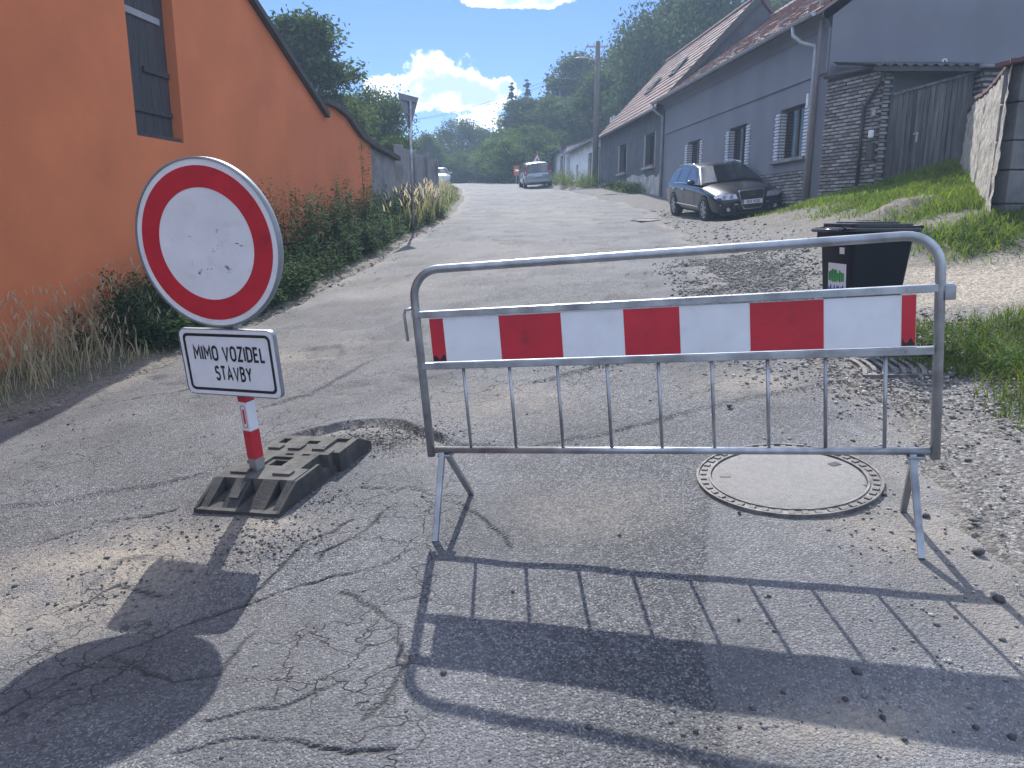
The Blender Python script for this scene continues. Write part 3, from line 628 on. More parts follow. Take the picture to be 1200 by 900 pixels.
def house_grey():
    zb = 1.3; r = house_root('grey_house', 0, 'long grey rendered house with red tiled roof and white brick window quoins', zb); Z = lambda z: z-zb
    P = lambda a, z, d: (d, a, Z(z)); L = 13.45
    holes = [(1.0, 2.42, 3.04, 4.27), (4.68, 6.08, 3.0, 4.22), (8.86, 10.25, 2.98, 4.2)]
    mb = wall_holes(MB(), 0, L, 1.0, 5.95, holes, P, .22)
    mb.add([(0, 0, Z(.8)), (8, 0, Z(.8)), (8, 0, Z(6.0)), (4.05, 0, Z(9.0)), (0, 0, Z(5.95))], [(0, 1, 2, 3, 4)])
    mb.add([(0, L, Z(1)), (8, L, Z(1)), (8, L, Z(6.0)), (4.05, L, Z(9.0)), (0, L, Z(5.95))], [(0, 1, 2, 3, 4)])
    mb.add([(8, 0, Z(.8)), (8, L, Z(.8)), (8, L, Z(6)), (8, 0, Z(6))], [(0, 1, 2, 3)])
    mb.build('wall', M['grey_render'], r)
    B(-.045, .0, .03, L-.25, Z(4.76), Z(5.72)).build('upper_wall_band', M['grey_render'], r, bevel=.02)
    # coved cornice under the eave
    P2 = [[(-.045-.30*(1-math.cos(t*PI/2)), y, Z(5.72)+.22*math.sin(t*PI/2)) for t in np.linspace(0, 1, 7)] for y in (.0, L)]
    MB().grid(P2).build('cornice', M['grey_render'], r, True)
    rf = MB(); xe, ze, xr, zr = -.42, Z(5.98), 4.05, Z(9.12)
    rf.prism([(xe, ze), (xr, zr), (8.4, Z(5.9)), (8.4, Z(5.8)), (xr, zr-.12), (xe, ze-.07)], -.14, L+.0, 1)
    roof = rf.build('roof', M['tile'], r)
    tag(tiles(MB(), -.14, L, xe, ze+.004, xr, zr+.004, seed=3).build('tile', M['tile'], roof), kind='stuff')
    mbr = MB()
    for i in range(32): mbr.tube([(xr, -.14+i*.425, zr+.03), (xr, .27+i*.425, zr+.055)], .11, 8)
    tag(mbr.build('ridge_tile', M['tile'], roof), kind='stuff')
    for k in range(7):
        y = .9+k*1.8; MB().bar((xe+1.5, y, ze+1.06), (xe+1.5, y+1.2, ze+1.10), .012, .05).build('snow_guard', M['zinc'], roof)
    gutter(r, -.1, L+.12, -.50, Z(5.97))
    MB().tube([(-.50, .9, Z(5.9)), (-.50, .86, Z(5.7)), (-.36, .7, Z(5.52)), (-.13, .47, Z(5.42)), (-.13, .45, Z(5.2)), (-.13, .45, Z(1.9))], .05, 12).build('downpipe', M['zinc'], r, True)
    MB().tube([(-.50, L-.02, Z(5.9)), (-.5, L-.02, Z(5.75)), (-.34, L-.05, Z(5.6)), (-.12, L-.1, Z(5.45)), (-.12, L-.1, Z(2.3))], .05, 12).build('downpipe', M['zinc'], r, True)
    B(-.14, -.002, .62, .74, Z(4.15), Z(4.42)).build('meter_box', M['white_wall'], r, bevel=.01)
    ring(MB(), .035, .06, -.03, -.002, 20, 2.67, Z(5.03)).build('vent_ring', M['white_wall'], r)
    qm = {}
    for (a, b, z0, z1) in holes:
        window(r, a, b, Z(z0), Z(z1), .15, 'frame_brown', (.5,), sill='concrete', sillout=.14)
        n = int((z1-z0)/.0775)
        for k in range(n):
            for yy, w in ((b, .28), (a-.28, .28)):
                dw = .0 if k % 2 else .05
                y0 = yy if yy == b else yy+dw
                key = round(w-dw, 3)
                if key not in qm: qm[key] = B(-.03, 0, 0, key, 0, .048).mesh('quoin_brick', M['white_brick'])
                inst(qm[key], 'quoin_brick', r, (-.001, y0, Z(z0)+k*.0775+.01))
        rv = qm.setdefault('rev', B(0, .15, -.02, 0, 0, .048).mesh('quoin_brick', M['white_brick']))
        for k in range(n): inst(rv, 'quoin_brick', r, (.02, b, Z(z0)+k*.0775+.01))
    B(-.02, 0, .55, 4.4, Z(1.5), Z(2.72)).build('plinth', M['mortar'], r)
    brick_face(r, (-.02, 4.4, 0), -PI/2, 3.85, Z(1.95), Z(2.74), 5)
house_grey()

def house_old():
    zb = 2.1; Y0 = 13.6; r = house_root('old_house', Y0, 'older dark grey house with worn pale plinth and tall dark red roof', zb); Z = lambda z: z-zb
    P = lambda a, z, d: (d, a, Z(z)); L = 12.8
    holes = [(1.15, 2.75, 3.70, 5.05), (6.35, 7.95, 3.72, 5.08)]
    mb = wall_holes(MB(), 0, L, 1.6, 5.9, holes, P, .28)
    for y in (0, L):
        mb.add([(0, y, Z(1.6)), (7.2, y, Z(1.6)), (7.2, y, Z(5.9)), (3.6, y, Z(9.75)), (0, y, Z(5.9))], [(0, 1, 2, 3, 4)])
    mb.build('wall', M['old_render'], r)
    xe, ze, xr, zr = -.32, Z(5.82), 3.6, Z(9.95)
    roof = MB().prism([(xe, ze), (xr, zr), (7.5, Z(5.8)), (7.5, Z(5.7)), (xr, zr-.14), (xe, ze-.08)], -.12, L+.15, 1).build('roof', M['tile_old'], r)
    tag(tiles(MB(), -.12, L+.15, xe, ze+.004, xr, zr+.004, seed=8, dy=.24, ds=.36).build('tile', M['tile_old'], roof), kind='stuff')
    mbr = MB()
    for i in range(31): mbr.tube([(xr, -.12+i*.425, zr+.03), (xr, .29+i*.425, zr+.05)], .11, 8)
    tag(mbr.build('ridge_tile', M['tile_old'], roof), kind='stuff')
    # verge boards on the near gable and an open roof window
    MB().bar((xe, -.15, ze-.02), (xr, -.15, zr-.02), .05, .24, (0, 0, 1)).build('verge_board', M['verge'], roof)
    sl = math.atan2(zr-ze, xr-xe); ux, uz = math.cos(sl), math.sin(sl)
    for s, y in ((2.6, 4.3), (2.2, 7.6)):
        c = Vector((xe+ux*s-uz*.1, y, ze+uz*s+ux*.1)); w = MB().bar(c, c+Vector((ux*.95, 0, uz*.95)), .7, .06, (-uz, 0, ux)).build('roof_window', M['verge'], roof)
        c2 = c+Vector((-uz*.035, 0, ux*.035))
        MB().bar(c2+Vector((ux*.06, 0, uz*.06)), c2+Vector((ux*.88, 0, uz*.88)), .58, .012, (-uz, 0, ux)).build('pane', M['glass'], w)
        MB().bar(c+Vector((0, -.37, 0)), c+Vector((ux*.95-uz*.08, -.37, uz*.95+ux*.08)), .04, .05).build('flashing', M['zinc'], w)
    gutter(r, -.05, L+.2, -.40, Z(5.82))
    for y in (L-.15,): MB().tube([(-.4, y, Z(5.76)), (-.4, y, Z(5.6)), (-.12, y, Z(5.35)), (-.1, y, Z(3.1))], .05, 10).build('downpipe', M['zinc'], r, True)
    for i, (a, b, z0, z1) in enumerate(holes):
        window(r, a, b, Z(z0), Z(z1), .17, 'frame_brown', (.5,), sill=None)
        B(-.16, .0, a-.05, b+.1, Z(z0)-.1, Z(z0)-.002).build('sill', M['frame_pale'], r, bevel=.008)
        B(-.03, .0, b+.001, b+.2, Z(z0), Z(z1)).build('surround_lit_reveal', M['frame_pale'], r)  # pale strip carries the lit far reveal in its colour
        B(-.03, .0, a-.10, a-.001, Z(z0), Z(z1)).build('surround_lit_reveal', M['frame_pale'], r)
        fb = MB(); R = random.Random(i)
        for k in range(90):
            c = (R.uniform(-.05, .14), R.uniform(a+.1, b-.1), Z(z0)+R.uniform(.03, .24)); s = .05
            fb.add([(c[0]+R.uniform(-s, s), c[1]+R.uniform(-s, s), c[2]+R.uniform(-s, s)) for _ in range(3)], [(0, 1, 2)])
        box = B(-.06, .1, a+.1, b-.1, Z(z0)+.002, Z(z0)+.10).build('flower_box', M['frame_brown'], r); fb.build('flowers', M['flower'], box)
    # worn plinth with an uneven upper edge
    pl = []; R = random.Random(2)
    for k in range(41):
        y = k*L/40; pl.append((y, Z(3.28+.012*y)+R.uniform(-.07, .07)+(.12 if 8 < k < 20 else 0)))
    MB().prism([(0, Z(1.6)), (L, Z(1.6))]+[(y, z) for y, z in reversed(pl)], -.025, -.0, 0).build('plinth', M['plinth'], r)
house_old()

def white_house(name, Y0, L, ze, zb, label, doors, ext=0):
    r = house_root(name, Y0, label, zb); Z = lambda z: z-zb; P = lambda a, z, d: (d-ext, a, Z(z))
    mb = wall_holes(MB(), 0, L, zb-1, ze, doors, P, .22)
    for y in (0, L): mb.add([(-ext, y, -1), (5, y, -1), (5, y, Z(ze+1.5)), (-ext, y, Z(ze))], [(0, 1, 2, 3)])
    mb.build('wall', M['white_wall'], r)
    roof = MB().prism([(-ext-.35, Z(ze)-.05), (5.1, Z(ze+1.55)), (5.1, Z(ze+1.45)), (-ext-.35, Z(ze)-.15)], -.1, L+.1, 1).build('roof', M['tile_old'], r)
    tag(tiles(MB(), -.1, L+.1, -ext-.35, Z(ze)-.045, 5.1, Z(ze+1.555), seed=4, dy=.3, ds=.4).build('tile', M['tile_old'], roof), kind='stuff')
    gutter(r, -.05, L+.05, -ext-.42, Z(ze)-.1)
    MB().tube([(-ext-.42, .3, Z(ze)-.2), (-ext-.3, .4, Z(ze)-.4), (-ext-.07, .5, Z(ze)-.5), (-ext-.07, .5, Z(zb)+.1)], .05, 8).build('downpipe', M['zinc'], r, True)
    for a, b, z0, z1 in doors:
        d = B(.14-ext, .2-ext, a, b, Z(z0), Z(z1)).build('door', M['frame_brown'], r)
        B(.125-ext, .139-ext, a+.1, b-.1, Z(z0)+.9, Z(z1)-.12).build('pane', M['glass'], d)
    return r
w1 = white_house('white_house', 26.7, 11.0, 6.05, 3.1, 'low whitewashed house beside the utility pole', [(2.6, 3.9, 3.7, 5.4), (7.5, 8.3, 3.8, 5.0)])
for y in (1.3, 2.1): MB().tube([(1.0, y, 3.0), (1.0, y, 4.2)], .07, 8).build('flue', M['zinc'], w1, True)
white_house('white_outbuilding', 38.0, 14.5, 6.5, 3.9, 'far white outbuilding with projecting eave, behind the silver car', [(1.6, 3.2, 4.2, 6.0)], .25)

def extension():
    o = Vector((7.06, 18.2, 1.7)); ang = math.atan2(-1, .345); c = Vector((7.60, 16.63, 0)); zb = 1.7
    r = empty('brick_extension', o, 'brick porch extension with corrugated roof joined to the grey house', 'extension'); Z = lambda z: z-zb
    d = c-Vector((o.x, o.y, 0)); L = d.length; q = Vector((7.78, 16.63, 0)); q0 = Vector((o.x, o.y, 0))
    rel = lambda p, z: (p.x-o.x, p.y-o.y, Z(z))
    mb = MB()
    for a, b in ((q0, c), (c, q), (q, Vector((7.78, 17.15, 0))), ):
        mb.add([rel(a, 1.3), rel(b, 1.3), rel(b, 4.6), rel(a, 4.6)], [(0, 1, 2, 3)])
    mb.build('wall', M['mortar'], r)
    a, b = Vector((7.78, 17.1, 0)), Vector((9.9, 17.1, 0))
    MB().add([rel(a, 1.5), rel(b, 1.5), rel(b, 4.6), rel(a, 4.6)], [(0, 1, 2, 3)]).build('plaster_wall', M['grey_render_light'], r)
    a1 = math.atan2(d.y, d.x)
    brick_face(r, (0, 0, 0), a1, L, Z(1.72), Z(4.56), 11)
    brick_face(r, (c.x-o.x, c.y-o.y, 0), 0, q.x-c.x, Z(1.9), Z(4.56), 12)
    # corrugated roof, its ridges running away from the viewer
    P = []; n = 96
    for yy, zz in ((16.42, 4.60), (18.15, 4.95)):
        row = []
        for i in range(n+1):
            x = 7.28+i*(9.75-7.28)/n; xx = x-(.16 if yy > 17 else 0)
            row.append((xx-o.x, yy-o.y, Z(zz)+.028*math.cos(i*2*PI/8)))
        P.append(row)
    rf = MB().grid(P).build('roof', M['sheet_roof'], r, True)
    md = rf.modifiers.new('thick', 'SOLIDIFY'); md.thickness = .012
    MB().bar((7.3-o.x, 16.47-o.y, Z(4.53)), (9.75-o.x, 16.47-o.y, Z(4.53)), .05, .09).build('fascia', M['verge'], r)
    nrm = Vector((d.y, -d.x, 0)).normalized()*1
    if nrm.x > 0: nrm = -nrm
    g0, g1 = q0+nrm*.09, c+nrm*.09+d.normalized()*.12
    MB().tube([rel(g0, 4.66), rel(g1, 4.62)], .05, 10).build('gutter', M['brown_pipe'], r, True)
    p = g1-d.normalized()*.1; pw = c-d.normalized()*.42+nrm*.08
    MB().tube([rel(p, 4.6), rel(p, 4.4), rel(p.lerp(pw, .4), 4.15), rel(pw, 3.85), rel(pw, 3.5), rel(pw, 2.2)], .035, 10).build('downpipe', M['brown_pipe'], r, True)
    MB().tube([rel(pw, 2.25), rel(pw, 1.8)], .05, 10).build('pipe_foot', M['terracotta'], r, True)
    m_ = c-d.normalized()*.14+nrm*.03
    u = d.normalized()
    MB().bar(rel(m_-u*.09+nrm*.04, 2.95), rel(m_+u*.09+nrm*.04, 2.95), .08, .36).build('letter_box', M['verge'], r, bevel=.01)
    MB().bar(rel(m_-u*.05+nrm*.05, 3.3), rel(m_+u*.05+nrm*.05, 3.3), .08, .16).build('lamp', M['white_wall'], r, bevel=.02)
    MB().bar(rel(m_-u*.05+nrm*.03, 3.72), rel(m_+u*.05+nrm*.03, 3.72), .04, .12).build('number_plate', M['lamp_grey'], r, bevel=.01)
extension()

def gate():
    x0, x1, y = 7.80, 9.42, 16.6; zb = 2.2
    r = empty('plank_gate', (x0, y, zb), 'weathered grey vertical plank gate on the grassy bank', 'gate')
    R = random.Random(4); n = 15; w = (x1-x0)/n
    top = lambda x: 4.03+(4.47-4.03)*(x-x0)/(x1-x0); bot = lambda x: 2.22+(2.68-2.22)*(x-x0)/(x1-x0)
    for i in range(n):
        a = x0+i*w+.003; b = a+w-R.uniform(.006, .014); t = R.uniform(-.02, .02); f = R.uniform(-.006, .006)
        MB().prism([(a-x0, bot(a)-zb), (b-x0, bot(b)-zb), (b-x0, top(b)-zb+t), (a-x0, top(a)-zb+t)], f, f+.025).build('plank', M[R.choice(['gate_wood', 'gate_wood', 'gate_wood2'])], r)
    MB().bar((-.03, -.01, top(x0)-zb+.03), (x1-x0+.03, -.01, top(x1)-zb+.03), .07, .05).build('top_rail', M['gate_wood2'], r)
    xm = .50; MB().bar((xm, -.035, bot(x0+xm)-zb+.05), (xm, -.035, top(x0+xm)-zb-.03), .045, .03, (0, 1, 0)).build('cover_strip', M['gate_wood2'], r)
    h = MB().bar((xm+.03, -.06, .92), (xm+.03, -.06, 1.12), .04, .02, (0, 1, 0)).build('handle', M['alu'], r); MB().bar((xm-.06, -.09, 1.08), (xm+.05, -.09, 1.08), .02, .02).build('latch', M['alu'], h)
    MB().bar((-.03, 0, 0), (-.03, 0, 1.85), .05, .05, (0, 1, 0)).build('hinge_post', M['verge'], r)
    p = empty('brick_pier', (9.45, 16.35, 2.3), 'crumbling brick gate pier between plank gate and plastered wall', 'pier')
    B(.03, .52, .05, .5, -.3, 2.22).build('core', M['mortar'], p)
    brick_face(p, (.03, .05, 0), 0, .49, .1, 2.2, 21, mats=('brick2', 'brick', 'brick3'), row=.105, pitch=.27)
    brick_face(p, (.03, .5, 0), -PI/2, .45, .1, 2.2, 22, mats=('brick2', 'brick', 'brick3'), row=.105, pitch=.27)
    B(-.06, .6, -.05, .58, 2.225, 2.30).build('cap', M['concrete'], p, bevel=.02)
gate()

def plaster_wall():
    a, b = Vector((6.2, 10.0)), Vector((8.98, 15.75)); u = (b-a).normalized(); n = Vector((-u.y, u.x)); L = (b-a).length
    zb = 1.3; r = empty('garden_wall', (a.x, a.y, zb), 'rough plastered garden wall with dark block end and tile coping', 'wall')
    topz = lambda s: 3.45+.35*s/L-.12*math.sin(PI*min(1, s/L))-.55*max(0, (s/L-.8))*2
    Q = []
    for i in range(81):
        s = i*L/80; row = []
        for j in range(41):
            t = j/40; z0 = 1.2+1.2*s/L; z = z0+(topz(s)-z0)*t
            dn = .05*float(fbm(np.array([s*2.2]), np.array([z*2.2]), 4, 55)[0])+.03*float(vnoise(np.array([s*11.]), np.array([z*11.]), 57)[0])-.04*t
            row.append((u.x*s+n.x*(.10+dn), u.y*s+n.y*(.10+dn), z-zb))
        Q.append(row)
    MB().grid(Q).build('plaster_face', M['rough_plaster'], r, True)
    c = MB(); e = -n*.45
    for i in range(26):
        s0, s1 = i*L/26+.01, (i+1)*L/26-.004
        lift = random.uniform(-.012, .012)
        c.bar((u.x*s0-n.x*.18, u.y*s0-n.y*.18, topz(s0)-zb+.04+lift), (u.x*s1-n.x*.18, u.y*s1-n.y*.18, topz(s1)-zb+.055+lift), .55, .05)
    tag(c.build('coping_tile', M['tile_old'], r), kind='stuff')
    # end face of stacked blocks looking towards the road junction
    W = 2.4; zc = 1.15; hs = [.62, .42, .36, .46, .44]; R = random.Random(3); z = zc
    nx = Vector((.985, .17))
    for k, h in enumerate(hs):
        o = R.uniform(-.012, .012)
        p0, p1 = Vector((.06, .05+o)), Vector((nx.x*W, nx.y*W+.05+o))
        MB().bar((p0.x+.0, p0.y+.15, z-zb+h/2), (p1.x, p1.y+.15, z-zb+h/2), .3, h-.014).build('block', M['concrete_dark'], r, bevel=.012)
        z += h
    B(.12, 2.2, .12, .3, -.4, 2.05).build('core', M['mortar'], r)
    cp_ = MB()
    for k in range(9): cp_.bar((nx.x*(k*.27)-.05, .1+nx.y*k*.27, z-zb+.03), (nx.x*(k*.27+.255)-.05, .1+nx.y*(k*.27+.255), z-zb+.045), .5, .05)
    tag(cp_.build('end_coping_tile', M['tile_old'], r), kind='stuff')
plaster_wall()

def orange_building():
    rz = -math.atan(.129); oy = 18.46; ox = -5.64+.129*oy; zb = .5; k = math.hypot(1, .129)
    r = empty('orange_building', (ox, oy, zb), 'orange rendered gable wall with tall dark hatch', 'building', None, rz); Z = lambda z: z-zb
    Yw = lambda y: (y-oy)*k
    top = [(-1, 2.6), (3.2, 5.0), (6.2, 6.9), (7.4, 7.1), (8.6, 6.62), (12.62, 4.83), (13.93, 4.25), (15.56, 3.55), (15.58, 3.74), (16.2, 3.73), (16.83, 3.63), (17.25, 3.47), (17.7, 3.32), (18.46, 3.21)]
    hat = (9.47, 10.48, 2.55, 4.55)
    def zt(y): return float(np.interp(y, [t[0] for t in top], [t[1] for t in top]))
    ys = sorted({*[t[0] for t in top], hat[0], hat[1]}); mb = MB()
    for a, b in zip(ys[:-1], ys[1:]):
        mid = (a+b)/2
        za, zb_ = zt(a+1e-6), zt(b-1e-6)
        if hat[0] < mid < hat[1]: segs = [((-1, -1), (hat[2], hat[2])), ((hat[3], hat[3]), (za, zb_))]
        else: segs = [((-1, -1), (za, zb_))]
        for (l0, l1), (h0, h1) in segs:
            mb.add([(0, Yw(a), Z(l0)), (0, Yw(b), Z(l1)), (0, Yw(b), Z(h1)), (0, Yw(a), Z(h0))], [(0, 1, 2, 3)])
    a, b, z0, z1 = hat; q = [(Yw(a), Z(z0)), (Yw(b), Z(z0)), (Yw(b), Z(z1)), (Yw(a), Z(z1))]
    for i in range(4):
        (y0, w0), (y1, w1) = q[i], q[(i+1) % 4]; mb.add([(0, y0, w0), (0, y1, w1), (-.22, y1, w1), (-.22, y0, w0)], [(0, 1, 2, 3)])
    mb.add([(0, Yw(18.46), Z(-1)), (-6, Yw(18.46), Z(-1)), (-6, Yw(18.46), Z(3.21)), (0, Yw(18.46), Z(3.21))], [(0, 1, 2, 3)])
    mb.build('wall', M['orange'], r)
    d = empty('hatch', (0, 0, 0), None, None); d.parent = r
    for i in range(5):
        w = (Yw(b)-Yw(a))/5; y0 = Yw(a)+i*w
        B(-.17-random.uniform(0, .008), -.14, y0+.003, y0+w-.003, Z(z0)+.05, Z(z1)).build('board', M['dark_wood'], d)
    B(-.14, -.118, Yw(a)+.06, Yw(b)-.12, Z(3.95), Z(4.03)).build('strap', M['lamp_grey'], d, bevel=.004)
    B(-.14, -.11, Yw(a)+.02, Yw(b)-.02, Z(2.86), Z(2.92)).build('crossbar', M['dark_wood'], d)
    B(-.14, -.11, Yw(a)+.45, Yw(b)-.02, Z(3.34), Z(3.40)).build('crossbar', M['dark_wood'], d)
    B(-.16, -.02, Yw(a)+.01, Yw(b)-.01, Z(z0)+.003, Z(z0)+.05).build('sill', M['dark_wood'], d)
    for pts, nm in ((top[:8], 'roof'), (top[8:], 'side_roof')):
        up = [(Yw(y), Z(z)+.10) for y, z in pts]; lo = [(Yw(y), Z(z)+.002) for y, z in pts]
        if nm == 'roof': up[-1] = (up[-1][0]+.10, up[-1][1]-.06); lo[-1] = (lo[-1][0]+.08, lo[-1][1]-.06)
        m_ = MB(); n = len(pts)
        for x0, x1 in ((-7, .10),):
            o = len(m_.v); ring_ = up+lo[::-1]
            m_.prism(ring_, x0, x1, 0)
        m_.build(nm, M['verge'], r)
    # plain lean-to and concrete fence further up the road on the same line
    s = empty('grey_lean_to', (ox, oy+.02, zb), 'grey rendered lean-to adjoining the end of the orange wall', 'shed', None, rz)
    MB().prism([(.03, Z(0)), (2.2, Z(0)), (2.2, Z(3.05)), (1.2, Z(3.12)), (.03, Z(3.2))], -3, -.06, 0).build('wall', M['concrete'], s)
    MB().prism([(.03, Z(3.21)), (1.2, Z(3.13)), (2.3, Z(3.05)), (2.3, Z(3.15)), (1.2, Z(3.24)), (.03, Z(3.31))], -3.1, .08, 0).build('roof', M['verge'], s)
    f = empty('concrete_fence', (ox+.129*2.5, oy+2.6, zb+.9), 'grey concrete panel fence along the weedy verge', 'fence', None, rz); zf = zb+.9
    for i in range(3):
        y0 = i*1.4; B(-.10, .0, y0+.10, y0+1.36, .2, 3.42-.03*i-zf).build('panel', M['concrete'], f)
    for i in range(4): B(-.16, .06, i*1.4-.07, i*1.4+.07, .2, 3.47-.03*i-zf).build('post', M['concrete'], f, bevel=.01)
    h = empty('dark_shed', (-4.9, 27.5, 1.35), 'dark weathered shed behind the concrete fence', 'shed')
    B(-1.2, 1.6, 0, 3, 0, 1.75).build('wall', M['concrete_dark'], h); MB().prism([(-1.4, 1.76), (1.8, 1.76), (1.8, 1.95), (.2, 2.5), (-1.4, 2.1)], -.1, 3.1).build('roof', M['tile_old'], h)
    b_ = empty('brown_hut', (-6.1, 84, 4.9), 'low reddish brown hut at the far bend', 'hut')
    B(-1.8, 1.4, 0, 3, -.4, 1.5).build('wall', M['terracotta'], b_); MB().prism([(-2.1, 1.5), (1.7, 1.5), (-.2, 2.2)], -.3, 3.3).build('roof', M['tile_old'], b_)
orange_building()

# ---------------------------------------------------------------- barrier
def rot_ypr(y, p, r): return Matrix.Rotation(y, 3, 'Z') @ Matrix.Rotation(p, 3, 'X') @ Matrix.Rotation(r, 3, 'Y')
def barrier():
    R3 = rot_ypr(math.radians(-16.0), math.radians(.85), math.radians(-4.74)); O = Vector((-.3785, 3.44, .5396))
    W, HH, MID, LOW = 2.111, .832, .634, .399
    inv = R3.transposed()
    loc = lambda p: inv @ (Vector(p)-O)
    def ab(px, py):                              # pixel -> (a, b) in the plane of the barrier
        r = ray(px, py); n = R3.col[1]; t = (O-Vector((0, 0, CAM_H))).dot(n)/r.dot(n); q = inv @ (Vector((0, 0, CAM_H))+r*t-O); return q.x, q.z
    X, Y, Z = R3.col
    r = empty('road_barrier', O, 'galvanised road closure barrier with red and white striped board', 'barrier', mtx=frame(O, X, Y, Z))
    rad = .0185; cr = .125
    pts = [(0, 0, -.03)]
    for k in range(9):
        a = PI-PI/2*k/8; pts.append((cr+cr*math.cos(a), 0, HH-cr+cr*math.sin(a)))
    for k in range(9):
        a = PI/2-PI/2*k/8; pts.append((W-cr+cr*math.cos(a), 0, HH-cr+cr*math.sin(a)))
    pts.append((W, 0, -.03))
    MB().tube(pts, rad, 16).build('frame_tube', M['galv'], r, True)
    MB().tube([(rad, 0, .0), (W-rad, 0, .0)], .0155, 12).build('bottom_rail', M['galv'], r, True)
    for b, nm in ((MID, 'upper_rail'), (LOW, 'lower_rail')):
        B(-.018, W+(.045 if b == MID else -.015), -.016, .016, b-.015, b+.015).build(nm, M['galv'], r, bevel=.003)
    a0 = ab(543, 431)[0]; a1 = ab(1038, 418)[0]
    for k in range(9):
        a = a0+(a1-a0)*k/8; MB().tube([(a, 0, .012), (a, 0, LOW-.016)], .0075, 8).build('bar', M['galv'], r, True)
    # striped board
    mid = [(506, 398), (522, 398), (587, 396), (659, 393), (732, 390), (797, 387), (879, 382), (965, 377), (1056, 373), (1073, 372)]
    A = [ab(*p)[0] for p in mid]; zlo, zhi = LOW+.019, MID-.019
    bd = B(A[0], A[-1], -.008, .004, zlo, zhi).build('board', M['white_sheet'], r)
    for i in range(9):
        if i % 2 == 0: B(A[i]+(0 if i else .001), A[i+1]-(0 if i < 8 else .001), -.0095, -.0081, zlo+.002, zhi-.002).build('red_stripe', M['red_sheet'], bd)
    for k in (0, 8):       # dark scorch-like wear at the foot of the two end stripes
        a, b = A[k]+.003, A[k+1]-.003
        mb = MB(); n = 20; P = [[(a+(b-a)*i/n, -.0099, z) for i in range(n+1)] for z in (zlo+.003, )]
        P.append([(a+(b-a)*i/n, -.0099, zlo+.018+.010*math.sin(i*.45+k)+random.uniform(0, .006)) for i in range(n+1)]); mb.grid(P).build('scuff', M['black_print'], bd)
    for a in (A[0]+.03, A[-1]-.03, (A[0]+A[-1])/2):
        for b in (MID, LOW): MB().tube([(a, -.017, b), (a, -.022, b)], .006, 8).build('rivet', M['galv'], r)
    # hook on the left post, bracket on the right one
    MB().tube([(-.012, 0, MID+.03), (-.05, 0, MID+.025), (-.058, 0, MID+.005), (-.045, -.02, MID-.115)], .0065, 8).build('hook', M['galv'], r, True)
    B(W+.012, W+.05, -.02, .02, MID-.045, MID+.01).build('bracket', M['galv'], r, bevel=.003)
    # trestle feet
    for nm, topa, front, back in (('l', ab(519, 531)[0], (510, 637), (553, 580)), ('r', ab(1069, 533)[0], (1080, 657), (1058, 601))):
        f, b = loc(gp(*front)), loc(gp(*back))
        for q in (f, b):
            t = Vector((topa+(0 if q is f else .012), -.006 if q is f else .01, -.012))
            MB().bar(t, q+(t-q).normalized()*.004, .026, .022, (0, 1, 0)).build('leg', M['galv'], r, bevel=.003)
        B(topa-.02, topa+.045, -.025, .03, -.03, -.0165).build('leg_bracket', M['galv'], r, bevel=.003)
barrier()

